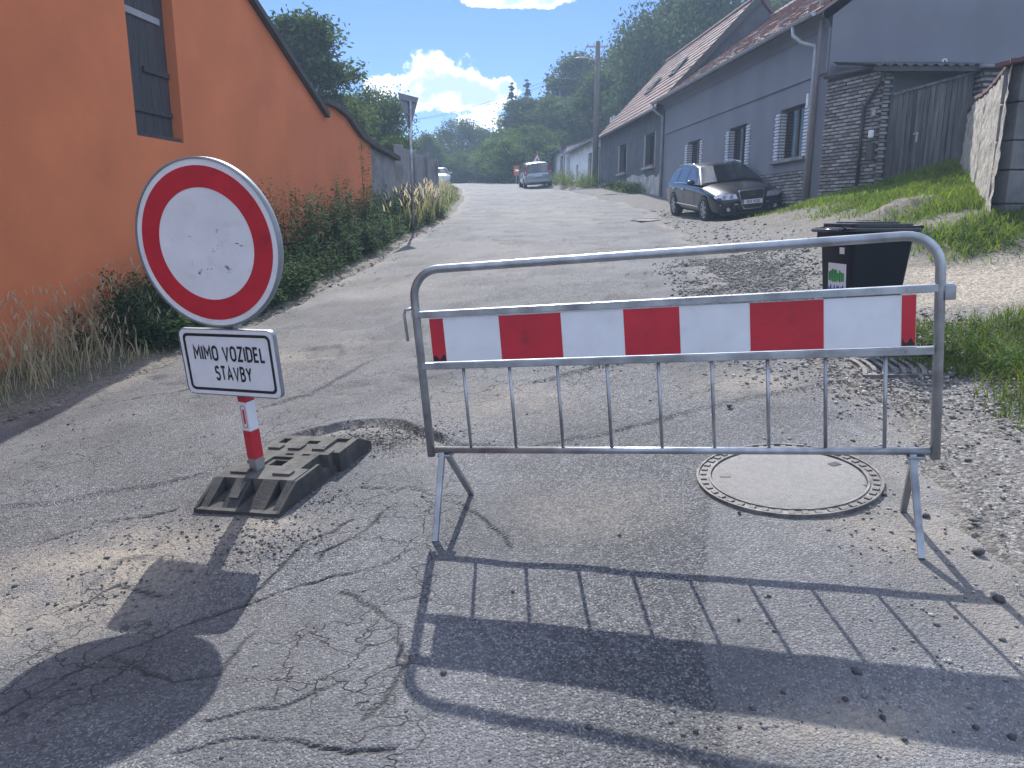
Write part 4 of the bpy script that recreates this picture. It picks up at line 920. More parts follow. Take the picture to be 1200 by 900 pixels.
# ---------------------------------------------------------------- no-entry sign on its rubber foot
def road_sign():
    O = Vector((-1.37, 3.95, .26)); v = Vector((-.057, -.085, 1)).normalized()
    def fr(yaw):
        u = Vector((math.cos(yaw), math.sin(yaw), 0)); u = (u-v*u.dot(v)).normalized(); return u, v.cross(u), v
    u, n, _ = fr(-.30)
    r = empty('road_sign', O, 'round red ringed white no-vehicles sign with lettered plate on leaning post', 'road sign', mtx=frame(O, u, n, v))
    a, Rr = 1.223, .41; cx = -.045
    # disc panel: pressed aluminium pan with folded rim
    dsc = MB().prism(disc_pts(Rr, 72, cx, a), -.045, -.043).build('disc', M['alu'], r)
    rim = MB(); ring(rim, Rr-.004, Rr+.004, -.052, -.018, 72, cx, a); rim.build('rim', M['sign_back'], dsc, True)
    MB().prism(disc_pts(Rr-.006, 72, cx, a), -.0475, -.0455).build('white_face', scratched(M['white_sheet'], 'scuffed white sheeting', (cx, a)), dsc)
    rg = MB(); ring(rg, .273, .375, -.0495, -.0478, 72, cx, a); rg.build('red_ring', M['red_sheet'], dsc)
    # plate
    b, w, h = .623, .588, .350; yp = -.05; px_ = -.022
    pl = MB().prism(rrect(w, h, .035, 6), -.004, .004).build('plate', M['alu'], r); pl.location = (px_, -.047, b); pl.rotation_euler = (0, 0, yp)
    MB().prism(rrect(w-.006, h-.006, .033, 6), -.0065, -.0045).build('plate_face', scratched(M['white_sheet'], 'scuffed plate sheeting', (0, 0)), pl)
    fo = rrect(w-.045, h-.045, .03, 6); fi = rrect(w-.075, h-.075, .018, 6); k = len(fo); mb = MB()
    mb.add([(x, -.0078, z) for x, z in fo]+[(x, -.0078, z) for x, z in fi], [(i, (i+1) % k, k+(i+1) % k, k+i) for i in range(k)]); mb.build('border', M['black_print'], pl)
    eo = rrect(w+.004, h+.004, .036, 6); mb = MB(); k = len(eo); mb.add([(x, y, z) for y in (-.009, .018) for x, z in eo], [(i, (i+1) % k, k+(i+1) % k, k+i) for i in range(k)]); mb.build('plate_rim', M['sign_back'], pl, True)
    for txt, z, ww, xo in (('MIMO VOZIDEL', .050, .435, .006), ('STAVBY', -.056, .222, .016)):
        mb, tw = stroke_text(txt, .082, .0135, .0215)
        o = mb.build('lettering', M['black_print'], pl); o.location = (xo, -.0085, z); o.scale.x = ww/tw
    # scuff marks on the disc where things have knocked against it
    sm = MB(); inv_ = frame(O, u, n, v).inverted(); R = random.Random(12)
    for qx, qy, ln, an, cnt in ((262, 211, 5, 1.2, 4), (280, 221, 2, .9, 2), (253, 272, 6, .1, 2), (280, 287, 10, .05, 2), (252, 293, 4, -.9, 3), (257, 289, 2, .2, 2), (228, 309, 2, .3, 2), (235, 318, 6, -1.0, 5), (266, 313, 6, -.9, 6), (268, 318, 4, .8, 4), (222, 275, 3, -.8, 2), (245, 315, 5, .3, 2), (190, 250, 4, .2, 2), (205, 225, 3, 1.1, 2)):
        for k in range(cnt):
            rr_ = ray(qx+R.uniform(-3, 3), qy+R.uniform(-3, 3)); lo_ = inv_ @ Vector((0, 0, CAM_H)); ld_ = (inv_.to_3x3() @ rr_); t = (-.0485-lo_.y)/ld_.y; c = lo_+ld_*t
            aa = an+R.uniform(-.5, .5); L_ = ln*.0042*R.uniform(.4, 1); w_ = R.uniform(.0012, .003); dx, dz = math.cos(aa), math.sin(aa)
            sm.add([(c.x-dx*L_/2, -.0482, c.z-dz*L_/2), (c.x-dz*w_, -.0482, c.z+dx*w_), (c.x+dx*L_/2, -.0482, c.z+dz*L_/2), (c.x+dz*w_*R.uniform(.2, 1), -.0482, c.z-dx*w_)], [(0, 1, 2, 3)])
    tag(sm.build('scuff_marks', M['black_print'], dsc), kind='stuff')
    # post: square tube, one corner towards the viewer
    ps = empty('post', (0, 0, 0), None, None); ps.parent = r; ps.rotation_euler = (0, 0, -.22)
    s = .029
    def tube(z0, z1, m, g=0, nm='band'): return B(-s-g, s+g, -s-g, s+g, z0, z1).build(nm, M[m], ps, bevel=.003)
    tube(-.10, a+.1, 'galv', 0, 'tube')
    tube(.085, .245, 'red_sheet', .0012); tube(.245, .405, 'white_sheet', .0012); tube(.405, .46, 'red_sheet', .0012)
    st = MB(); fo = rrect(.036, .125, .012, 5, 0, .325); fi = rrect(.028, .117, .009, 5, 0, .325); k = len(fo)
    st.add([(x, -s-.0022, z) for x, z in fo]+[(x, -s-.0022, z) for x, z in fi], [(i, (i+1) % k, k+(i+1) % k, k+i) for i in range(k)])
    st.box(-.007, .007, -s-.0022, -s-.0018, .285, .365).build('sticker', M['red_sheet'], ps)
    for z in (a+.12, a-.12, b+.1, b-.1): B(-.06, .06, -.044, .035, z-.015, z+.015).build('clamp', M['galv'], r)

def scratched(src, name, c):
    m = src.copy(); m.name = name; nt = m.node_tree; N = nt.nodes; L = nt.links; b = N['Principled BSDF']; s = b.inputs['Base Color'].links[0].from_socket
    tc = N.new('ShaderNodeTexCoord')
    for sc_, th, rot in (((5, 1, 26), .735, .1), ((24, 1, 5), .74, .9), ((9, 1, 32), .74, -.6)):
        mp = N.new('ShaderNodeMapping'); mp.inputs['Scale'].default_value = sc_; mp.inputs['Rotation'].default_value = (0, rot, 0); L.new(tc.outputs['Object'], mp.inputs[0])
        n = N.new('ShaderNodeTexNoise'); n.inputs['Scale'].default_value = 1.5; n.inputs['Detail'].default_value = 7; n.inputs['Roughness'].default_value = .7; L.new(mp.outputs[0], n.inputs['Vector'])
        r = N.new('ShaderNodeMapRange'); r.inputs[1].default_value = th-.03; r.inputs[2].default_value = th+.03; r.inputs[4].default_value = .8; L.new(n.outputs[0], r.inputs[0])
        x = N.new('ShaderNodeMix'); x.data_type = 'RGBA'; L.new(r.outputs[0], x.inputs[0]); L.new(s, x.inputs[6]); x.inputs[7].default_value = (.09, .09, .10, 1); s = x.outputs[2]
    L.new(s, b.inputs['Base Color']); return m
road_sign()

def sign_foot():
    p = gp(231, 602); z0 = p.z
    Xd = Vector((.955, -.295, 0)); Yd = Vector((.295, .955, 0))
    Xd.z = G(p.x+Xd.x*.5, p.y+Xd.y*.5)-z0; Xd.z *= 2; Yd.z = G(p.x+Yd.x, p.y+Yd.y)-z0; Xd.normalize(); Yd = (Yd-Xd*Yd.dot(Xd)).normalized(); Zd = Xd.cross(Yd)
    O = Vector((p.x, p.y, z0-.005)); r = empty('sign_foot', O, 'black recycled rubber sign foot with ribbed sloping end', 'sign base', mtx=frame(O, Xd, Yd, Zd))
    W, T, S = .47, .125, .19          # width, deck height, length of the sloping end
    # near sloping end: side cheeks, ribs, recess floor
    MB().prism([(0, 0), (.0, .028), (.03, .028), (S, .05), (S, 0)], .0, W, 0).build('slope_floor', M['rubber'], r)
    for i, (a, b) in enumerate(((0, .05), (.13, .225), (.29, .385), (.435, W))):
        rb = MB().prism([(.0, .0285), (.03, .03), (S+.0, T), (S, .0285)], a, b, 0).build('rib', M['rubber'], r, bevel=.006)
        if i == 1: MB().prism([(.075, .063), (.165, .113), (.165, .117), (.075, .067)], a+.02, b-.02, 0).build('rib_inset', M['rubber_dust'], rb)
    # deck modelled as a stepped slab with pockets and raised blocks
    cs = .025; nx, ny = int(W/cs), 25; H_ = np.full((nx, ny), T)
    def rect(x0, x1, y0, y1, h): H_[int(round(x0/cs)):int(round(x1/cs)), int(round(y0/cs)):int(round(y1/cs))] = h
    rect(.05, .15, .05, .10, .137); rect(.30, .40, .05, .10, .137); rect(.05, .125, .20, .25, .137)
    rect(.05, .125, .40, .45, .137); rect(.175, .25, .40, .475, .137); rect(.325, .40, .40, .45, .137)
    rect(.175, .275, .175, .275, .06); rect(.15, .175, .175, .30, .112); rect(.175, .275, .275, .30, .112); rect(.20, .25, .33, .35, .07); rect(.30, .35, .33, .35, .07); rect(.225, .30, .50, .55, .06)
    rect(.40, .45, .15, .35, .05); rect(.375, .45, .43, .60, .108); rect(.05, .1, .5, .58, .08)
    mb = MB()
    for i in range(nx):
        for j in range(ny):
            x0, x1 = i*W/nx, (i+1)*W/nx; y0, y1 = S+j*cs, S+(j+1)*cs; h = H_[i, j]
            mb.add([(x0, y0, h), (x1, y0, h), (x1, y1, h), (x0, y1, h)], [(0, 1, 2, 3)])
            for di, dj, e in ((1, 0, ((x1, y0), (x1, y1))), (-1, 0, ((x0, y1), (x0, y0))), (0, 1, ((x1, y1), (x0, y1))), (0, -1, ((x0, y0), (x1, y0)))):
                a, b = i+di, j+dj; h2 = H_[a, b] if 0 <= a < nx and 0 <= b < ny else 0
                if h2 < h-1e-6: mb.add([(*e[0], h2), (*e[1], h2), (*e[1], h), (*e[0], h)], [(0, 1, 2, 3)])
    mb.build('deck', M['rubber_dust'], r)
    yE = S+ny*cs
    # side skirts: high near part, hand-hold gap, far part
    sk = MB().prism([(.0, 0), (.0, .028), (S, T-.004), (.42, T-.004), (.46, .05), (.58, .05), (.585, 0)], W, W+.02, 0); sk.build('side_skirt', M['rubber'], r, bevel=.004)
    MB().prism([(.585, 0), (.585, T-.004), (yE, T-.004), (yE+.14, .05), (yE+.14, 0)], W, W+.045, 0).build('side_skirt', M['rubber'], r, bevel=.004)
    MB().prism([(.0, 0), (.0, .028), (S, T-.004), (yE, T-.004), (yE+.14, .03), (yE+.14, 0)], -.02, -.0, 0).build('side_skirt', M['rubber'], r, bevel=.004)
    MB().prism([(yE+.001, 0), (yE+.001, T), (yE+.14, .03), (yE+.14, 0)], 0, W, 0).build('far_slope', M['rubber'], r, bevel=.004)
sign_foot()

# ---------------------------------------------------------------- wheelie bin
def bin_():
    c = gp(1003, 399); r = empty('wheelie_bin', (c.x, c.y, c.z+.0), 'black wheelie bin with blue and green sticker standing on gravel', 'bin', None, math.radians(6)); r.scale = (1.03, 1.03, 1.03)
    Hh = .80; w0, d0, w1, d1 = .36, .40, .475, .52       # bottom and top plan
    P = []
    for t in np.linspace(0, 1, 6):
        w = w0+(w1-w0)*t; d = d0+(d1-d0)*t; P.append([(x, y, .02+Hh*t) for x, y in rrect(w, d, .05, 5)]); P[-1].append(P[-1][0])
    mb = MB().grid(P); mb.f.append(tuple(range(len(P[0])-1))); mb.build('body', M['bin'], r, True)
    mb = MB(); rr = rrect(w1+.05, d1+.05, .06, 5); mb.prism(rr, Hh-.035, Hh+.02, 2); mb.build('rim', M['bin'], r, bevel=.008)
    ld = MB()
    for k, (g, z0, z1) in enumerate(((.075, Hh+.022, Hh+.05), (-.01, Hh+.05, Hh+.082), (-.14, Hh+.082, Hh+.094))): ld.prism(rrect(w1+g, d1+g, .06, 5), z0, z1, 2)
    l = ld.build('lid', M['bin_lid'], r, bevel=.012)
    MB().tube([(-w1/2-.03, .12, Hh+.045), (-w1/2-.10, .16, Hh+.03), (-w1/2-.10, -.22, Hh+.03), (-w1/2-.03, -.18, Hh+.045)], .014, 8).build('lid_handle', M['bin_lid'], l, True)
    MB().tube([(w1/2-.02, -.2, Hh+.05), (w1/2+.07, -.2, Hh+.055), (w1/2+.07, .2, Hh+.055), (w1/2-.02, .2, Hh+.05)], .016, 8).build('push_handle', M['bin'], r, True)
    B(-.1, .06, -.06, -.02, Hh+.1, Hh+.104).build('lid_vent', M['bin'], l)
    for s in (-1, 1):
        wh = MB().tube([(w0/2-.03, s*(d0/2-.0), .10), (w0/2-.03, s*(d0/2+.05), .10)], .10, 20).build('wheel', M['tyre'], r, True)
    # sticker on the left flank
    t0, t1 = .36, .71; g = lambda t, y: (-(w0+(w1-w0)*t)/2-.003, y, .02+Hh*t)
    st = MB().add([g(t0, .10), g(t0, -.16), g(t1, -.16), g(t1, .10)], [(0, 1, 2, 3)]).build('sticker', M['plate'], r)
    e = .0015
    q = lambda t, y: (g(t, y)[0]-e, y, g(t, y)[2])
    R = random.Random(1); gr = MB(); bl = MB()
    for k in range(9):
        y = -.13+k*.025; h = R.uniform(.02, .06); gr.add([q(.56-h*.5, y), q(.56-h*.5, y+.02), q(.60+h, y+.022), q(.60+h, y-.002)], [(0, 1, 2, 3)])
        bl.add([q(.37, y), q(.37, y+.024), q(.47+R.uniform(0, .05), y+.024), q(.47+R.uniform(0, .05), y)], [(0, 1, 2, 3)])
    gr.build('green_print', M['green'], st); bl.build('blue_print', M['blue'], st)
    MB().add([g(.80, -.06), g(.80, -.13), g(.86, -.13), g(.86, -.06)], [(0, 1, 2, 3)]).build('number_label', M['plate'], r)
bin_()

# ---------------------------------------------------------------- covers and grate in the road
def cover(px, py, label, R_, big=True):
    c = gp(px, py); gx = (G(c.x+.3, c.y)-G(c.x-.3, c.y))/.6; gy = (G(c.x, c.y+.3)-G(c.x, c.y-.3))/.6
    Z = Vector((-gx, -gy, 1)).normalized(); X = Vector((1, 0, gx)).normalized(); Y = Z.cross(X)
    r = empty('manhole_cover', c, label, 'manhole cover', mtx=frame(c+Z*.012, X, Y, Z))
    def ann(r0, r1, z0, z1, n=72):
        P = [[(q*math.cos(2*PI*i/n), q*math.sin(2*PI*i/n), z) for i in range(n+1)] for q, z in ((r0, z0), (r0, z1), (r1, z1), (r1, z0))]; return MB().grid(P)
    fr = ann(R_*.86, R_*1.0, -.02, .006).build('frame', M['iron'], r)
    ann(R_*.985, R_*1.01, -.02, .014).build('outer_lip', M['iron'], fr); ann(R_*.845, R_*.872, -.02, .012).build('inner_lip', M['iron'], fr)
    if big:
        n = 44; td = MB().box(R_*.90, R_*.965, -.012, .012, .0055, .012).mesh('stud', M['iron'])
        for k in range(n):
            a = 2*PI*k/n; inst(td, 'stud', fr, (0, 0, 0), (0, 0, a))
    lid = MB(); n = 64; P = [[(q*math.cos(2*PI*i/n), q*math.sin(2*PI*i/n), z) for i in range(n+1)] for q, z in ((.001, .009), (R_*.5, .008), (R_*.80, .006), (R_*.835, .003))]
    l = lid.grid(P).build('lid', M['lid_concrete'], r, True)
    for a in (.35, 2.9): MB().box(R_*.62, R_*.74, -.02, .02, .0075, .0095).build('lifting_slot', M['black_print'], l).rotation_euler = (0, 0, a)
cover(922, 563, 'large round manhole cover with studded iron ring under the barrier', .42)
cover(757, 258.5, 'small distant manhole cover near the parked black car', .40, False)
def grate():
    c = gp(1048, 434); gx = (G(c.x+.3, c.y)-G(c.x-.3, c.y))/.6; gy = (G(c.x, c.y+.3)-G(c.x, c.y-.3))/.6
    Z = Vector((-gx, -gy, 1)).normalized(); a = -.35; X = Vector((math.cos(a), math.sin(a), 0)); X.z = X.x*gx+X.y*gy; X.normalize(); Y = Z.cross(X)
    r = empty('drain_grate', c, 'half buried iron drain grate in gravel beside the bin', 'grate', mtx=frame(c+Z*.022, X, Y, Z))
    B(-.21, .21, -.2, .2, -.06, -.035).build('pit', M['mortar'], r)
    B(-.21, .21, -.215, -.195, -.04, .004).build('frame_bar', M['iron'], r); B(-.21, .21, .195, .215, -.04, .004).build('frame_bar', M['iron'], r)
    for k in range(7):
        x = -.20+k*.06
        P = [(x+.03*math.sin(t*PI)-.05*t, -.194+.388*t, -.008) for t in np.linspace(0, 1, 6)]; mb = MB()
        for p, q in zip(P[:-1], P[1:]): mb.bar(p, (q[0], q[1]+.002, q[2]), .028, .02)
        mb.build('slat', M['iron'], r)
grate()

# ---------------------------------------------------------------- signs, poles and wires along the road
def give_way():
    x, y = -2.33, 18.5; zb = G(x, y); r = empty('give_way_sign', (x, y, zb), 'give way sign seen from behind on a grey post in the weeds', 'road sign', None, math.radians(64+180))
    MB().tube([(0, 0, -.1), (0, 0, 4.2-zb)], .03, 10).build('post', M['galv'], r, True)
    T = 4.33-zb; tri = [(-.43, T), (.43, T), (.035, T-.74), (-.035, T-.74)]
    p = MB().prism(tri, -.04, -.034).build('panel', M['sign_back'], r)
    MB().prism([(-.40, T-.02), (.40, T-.02), (.02, T-.72), (-.02, T-.72)], -.043, -.041).build('red_face', M['red_sheet'], p)
    MB().prism([(-.25, T-.11), (.25, T-.11), (0, T-.53)], -.046, -.044).build('white_face', M['white_sheet'], p)
    for z in (T-.12, T-.42): MB().bar((-.3 if z > T-.2 else -.12, -.02, z), (.3 if z > T-.2 else .12, -.02, z), .028, .03).build('rail', M['galv'], p)
give_way()
def far_signs():
    x, y = 1.9, 60.5; zb = G(x, y); r = empty('warning_sign', (x, y, zb), 'triangular red bordered warning sign beyond the silver car', 'road sign')
    MB().tube([(0, 0, 0), (0, 0, 2.3)], .035, 8).build('post', M['galv'], r)
    z = 1.35; MB().prism([(-.5, z), (.5, z), (0, z+.88)], -.06, -.04).build('panel', M['red_sheet'], r); MB().prism([(-.36, z+.09), (.36, z+.09), (0, z+.71)], -.07, -.062).build('face', M['white_sheet'], r)
    MB().box(-.05, .05, -.074, -.071, z+.16, z+.46).box(-.14, .14, -.074, -.071, z+.16, z+.24).build('symbol', M['black_print'], r)
    x, y = .32, 58.5; zb = G(x, y); r = empty('orange_sign', (x, y, zb), 'small orange roadworks panel on a post left of the silver car', 'road sign')
    MB().tube([(0, 0, 0), (0, 0, 1.3)], .03, 8).build('post', M['galv'], r); B(-.2, .2, -.06, -.03, .6, 1.3).build('panel', M['orange_sign'], r)
    B(-.11, .11, -.066, -.061, .85, 1.05).build('face', M['white_sheet'], r)
far_signs()
def pole(name, x, y, ztop, label, m, r0, r1, lamp=False, arms=(.3,), zb=None):
    zb = G(x, y) if zb is None else zb; h = ztop-zb; r = empty(name, (x, y, zb), label, 'pole')
    MB().tube([(0, 0, -.2), (0, 0, h*.5), (0, 0, h)], r0, 12, True, r1).build('shaft', M[m], r, True)
    for a in arms:
        c = MB().bar((-.55, 0, h-a), (.55, 0, h-a), .08, .08).build('crossarm', M['galv'], r)
        for xx in (-.5, -.2, .2, .5): MB().tube([(xx, 0, h-a+.04), (xx, 0, h-a+.17)], .035, 6).build('insulator', M['white_wall'], c)
    if lamp:
        MB().tube([(0, 0, h-1.0), (-.35, 0, h-.85), (-.55, 0, h-.83)], .03, 8).build('lamp_arm', M['galv'], r)
        P = [[(-.5-.75*t, y_*(.16*math.sin(PI*min(1, .15+t*.8))**.6), h-.83+z_*(.09*math.sin(PI*min(1, .15+t*.85))**.6)) for y_, z_ in [(math.cos(k*PI/4), math.sin(k*PI/4)) for k in range(9)]] for t in np.linspace(0, 1, 7)]
        mb = MB().grid(P); mb.build('lamp_head', M['lamp_grey'], r, True)
    return Vector((x, y, ztop))
p1 = pole('utility_pole', 4.42, 42.3, 10.45, 'tall utility pole with street lamp beside the low white house', 'pole_wood', .17, .12, True, (.25,))
p2 = pole('utility_pole', 4.75, 80, 15.2, 'distant utility pole among the trees on the slope', 'pole_wood', .17, .11, False, (.3, 1.1))
p3 = pole('utility_pole', -20, 118, 15.5, 'farthest utility pole hidden behind the centre trees', 'pole_wood', .16, .11, False, (.3,))
mast = pole('steel_mast', 6.86, 18.36, 8.6, 'slim steel mast rising in front of the grey house corner', 'pole_steel', .052, .045, False, ())
def wire(a, b, sag, dx, lab):
    a = a+Vector((dx, 0, -.1)); b = b+Vector((dx, 0, -.1)); pts = []
    for k in range(17):
        t = k/16; q = a.lerp(b, t); q.z -= sag*4*t*(1-t); pts.append(q)
    MB().tube(pts, .018, 5)
    o = MB().tube([p-a for p in pts], .018, 5).build('overhead_wire', M['wire']); o.location = a
    tag(o, lab, 'wire', 'overhead wires')
for dx in (-.5, .5): wire(p1, p2, .8, dx, 'thin overhead wire between the street lamp pole and the distant pole'); wire(p2, p3, 1.2, dx, 'thin overhead wire crossing the sky from the distant pole to the bend')

# ---------------------------------------------------------------- cars
def car_frame(x, y, heading):                 # heading: world angle of the local +Y axis, measured from +Y towards -X
    X = Vector((math.cos(heading), math.sin(heading), 0)); Y = Vector((-math.sin(heading), math.cos(heading), 0))
    X.z = (G(x+X.x*.7, y+X.y*.7)-G(x-X.x*.7, y-X.y*.7))/1.4; Y.z = (G(x+Y.x*1.4, y+Y.y*1.4)-G(x-Y.x*1.4, y-Y.y*1.4))/2.8
    X.normalize(); Y = (Y-X*Y.dot(X)).normalized(); Z = X.cross(Y)
    return frame(Vector((x, y, (G(x+Y.x*1.4, y+Y.y*1.4)+G(x-Y.x*1.4, y-Y.y*1.4))/2)), X, Y, Z)
def car(name, label, mtx, st, cab, hw, paint, wy, wr=.33, side=(), glassf=(0, 1), glassr=(4, 5), W=.93):
    r = empty(name, None, label, 'car', mtx=mtx)
    P = []
    for y, w, zb, zl, zt in st:
        half = [(0, zb), (w*.6, zb), (w*.90, zb+.02), (w*.985, zb+.16), (w, zb+.36 if zb+.36 < zl-.1 else (zb+zl)/2), (w*.985, zl-.05), (w*.93, zl), (w*.62, zt-.012), (w*.3, zt), (0, zt+.004)]
        P.append([(x, y, z) for x, z in half]+[(-x, y, z) for x, z in reversed(half[1:-1])]); P[-1].append(P[-1][0])
    n = len(P[0])-1; mb = MB()
    for row in P: mb.v += row[:-1]
    for i in range(len(P)-1):
        for j in range(n): a = i*n+j; b = i*n+(j+1) % n; mb.f.append((a, b, b+n, a+n))
    mb.f.append(tuple(range(n))); mb.f.append(tuple((len(P)-1)*n+j for j in reversed(range(n))))
    body = mb.build('body', M[paint], r, True); md = body.modifiers.new('smooth', 'SUBSURF'); md.levels = 2; md.render_levels = 2
    k = len(cab); mb = MB()
    L = [(hw(z), y, z) for y, z in cab]; mb.v += L+[(-x, y, z) for x, y, z in L]
    mid = [(0, y, z+(.03 if 0 < i < k-1 else 0)) for i, (y, z) in enumerate(cab)]; o = len(mb.v); mb.v += mid
    mb.f.append(tuple(range(k))); mb.f.append(tuple(k+i for i in reversed(range(k))))
    for i in range(k-1): mb.f.append((i, i+1, o+i+1, o+i)); mb.f.append((o+i, o+i+1, k+i+1, k+i))
    cb = mb.build('cabin', M[paint], r, True, bevel=.05)
    for nm, (i, j) in (('windscreen', glassf), ('rear_window', glassr)):
        (y0, z0), (y1, z1) = cab[i], cab[j]; dy, dz = y1-y0, z1-z0; l = math.hypot(dy, dz); ny, nz = -dz/l, dy/l
        if nz < 0: ny, nz = -ny, -nz
        pr = []; nseg = 10
        for t in (.05, .35, .65, .95):
            y, z = y0+dy*t, z0+dz*t; h = hw(z)-.05; pr.append([(h*s, y+ny*(.008+.034*(1-s*s)), z+nz*(.008+.034*(1-s*s))) for s in np.linspace(-1, 1, nseg+1)])
        MB().grid(pr).build(nm, M['car_glass'], r, True)
    for poly in side:
        for s in (-1, 1):
            MB().add([((hw(z)+.008)*s, y, z) for y, z in poly], [tuple(range(len(poly)))]).build('side_window', M['car_glass'], r)
    for y in wy:
        for s in (-1, 1):
            xo = s*(W+.004)
            arch = MB(); pts = [(wr*1.13*math.cos(a), wr*1.13*math.sin(a)) for a in np.linspace(0, 2*PI, 33)[:-1]]
            arch.add([(s*(W+.0), y+p, wr+q) for p, q in pts], [tuple(range(32))]).build('wheel_arch', M['tyre'], r)
            w = empty('wheel', (0, 0, 0), None, None); w.parent = r
            mb = MB(); prof_ = [(wr*.66, .0), (wr*.92, .012), (wr, -.03), (wr, -.19), (wr*.9, -.21)]
            mb.grid([[(xo+s*(.006+d), y+q*math.cos(a), wr+q*math.sin(a)) for a in np.linspace(0, 2*PI, 29)] for q, d in prof_]).build('tyre', M['tyre'], w, True)
            mb = MB(); mb.grid([[(xo+s*(.002+d), y+q*math.cos(a), wr+q*math.sin(a)) for a in np.linspace(0, 2*PI, 29)] for q, d in ((wr*.60, 0), (wr*.67, .004), (wr*.68, -.02), (wr*.60, -.06))])
            for q in range(7):
                a = 2*PI*q/7; ca, sa = math.cos(a), math.sin(a)
                mb.bar((xo, y, wr), (xo, y+ca*wr*.62, wr+sa*wr*.62), .05, .02, (1, 0, 0))
            mb.tube([(xo-s*.02, y, wr), (xo+s*.006, y, wr)], .05, 10)
            mb.build('rim', M['alu'], w)
    return r
hwA = lambda z: .86-(z-.95)*.50
ST_A = [(-2.46, .60, .30, .50, .56), (-2.42, .76, .21, .60, .68), (-2.30, .86, .185, .68, .755), (-2.0, .912, .18, .76, .85), (-1.5, .925, .18, .84, .925), (-.95, .928, .18, .90, .985),
        (-.4, .928, .18, .935, .97), (.4, .928, .18, .95, .97), (1.2, .926, .18, .965, .985), (1.8, .92, .18, .98, 1.0), (2.15, .905, .20, .985, 1.0), (2.38, .86, .25, .95, .97), (2.46, .76, .34, .80, .85)]
CAB_A = [(-1.05, .95), (-.22, 1.39), (.35, 1.445), (1.05, 1.44), (1.75, 1.385), (2.36, .95)]
SIDE_A = [[(-.68, .99), (-.13, 1.335), (.33, 1.365), (.33, .99)], [(.39, .99), (.39, 1.368), (1.18, 1.355), (1.22, .99)], [(1.28, .99), (1.25, 1.352), (1.66, 1.31), (2.06, 1.0)]]
ca = car('parked_car', 'black estate car with big chrome framed grille parked by the grey house', car_frame(5.90, 22.35, math.radians(4.0)), ST_A, CAB_A, hwA, 'car_black', (-1.47, 1.37), .335, SIDE_A)
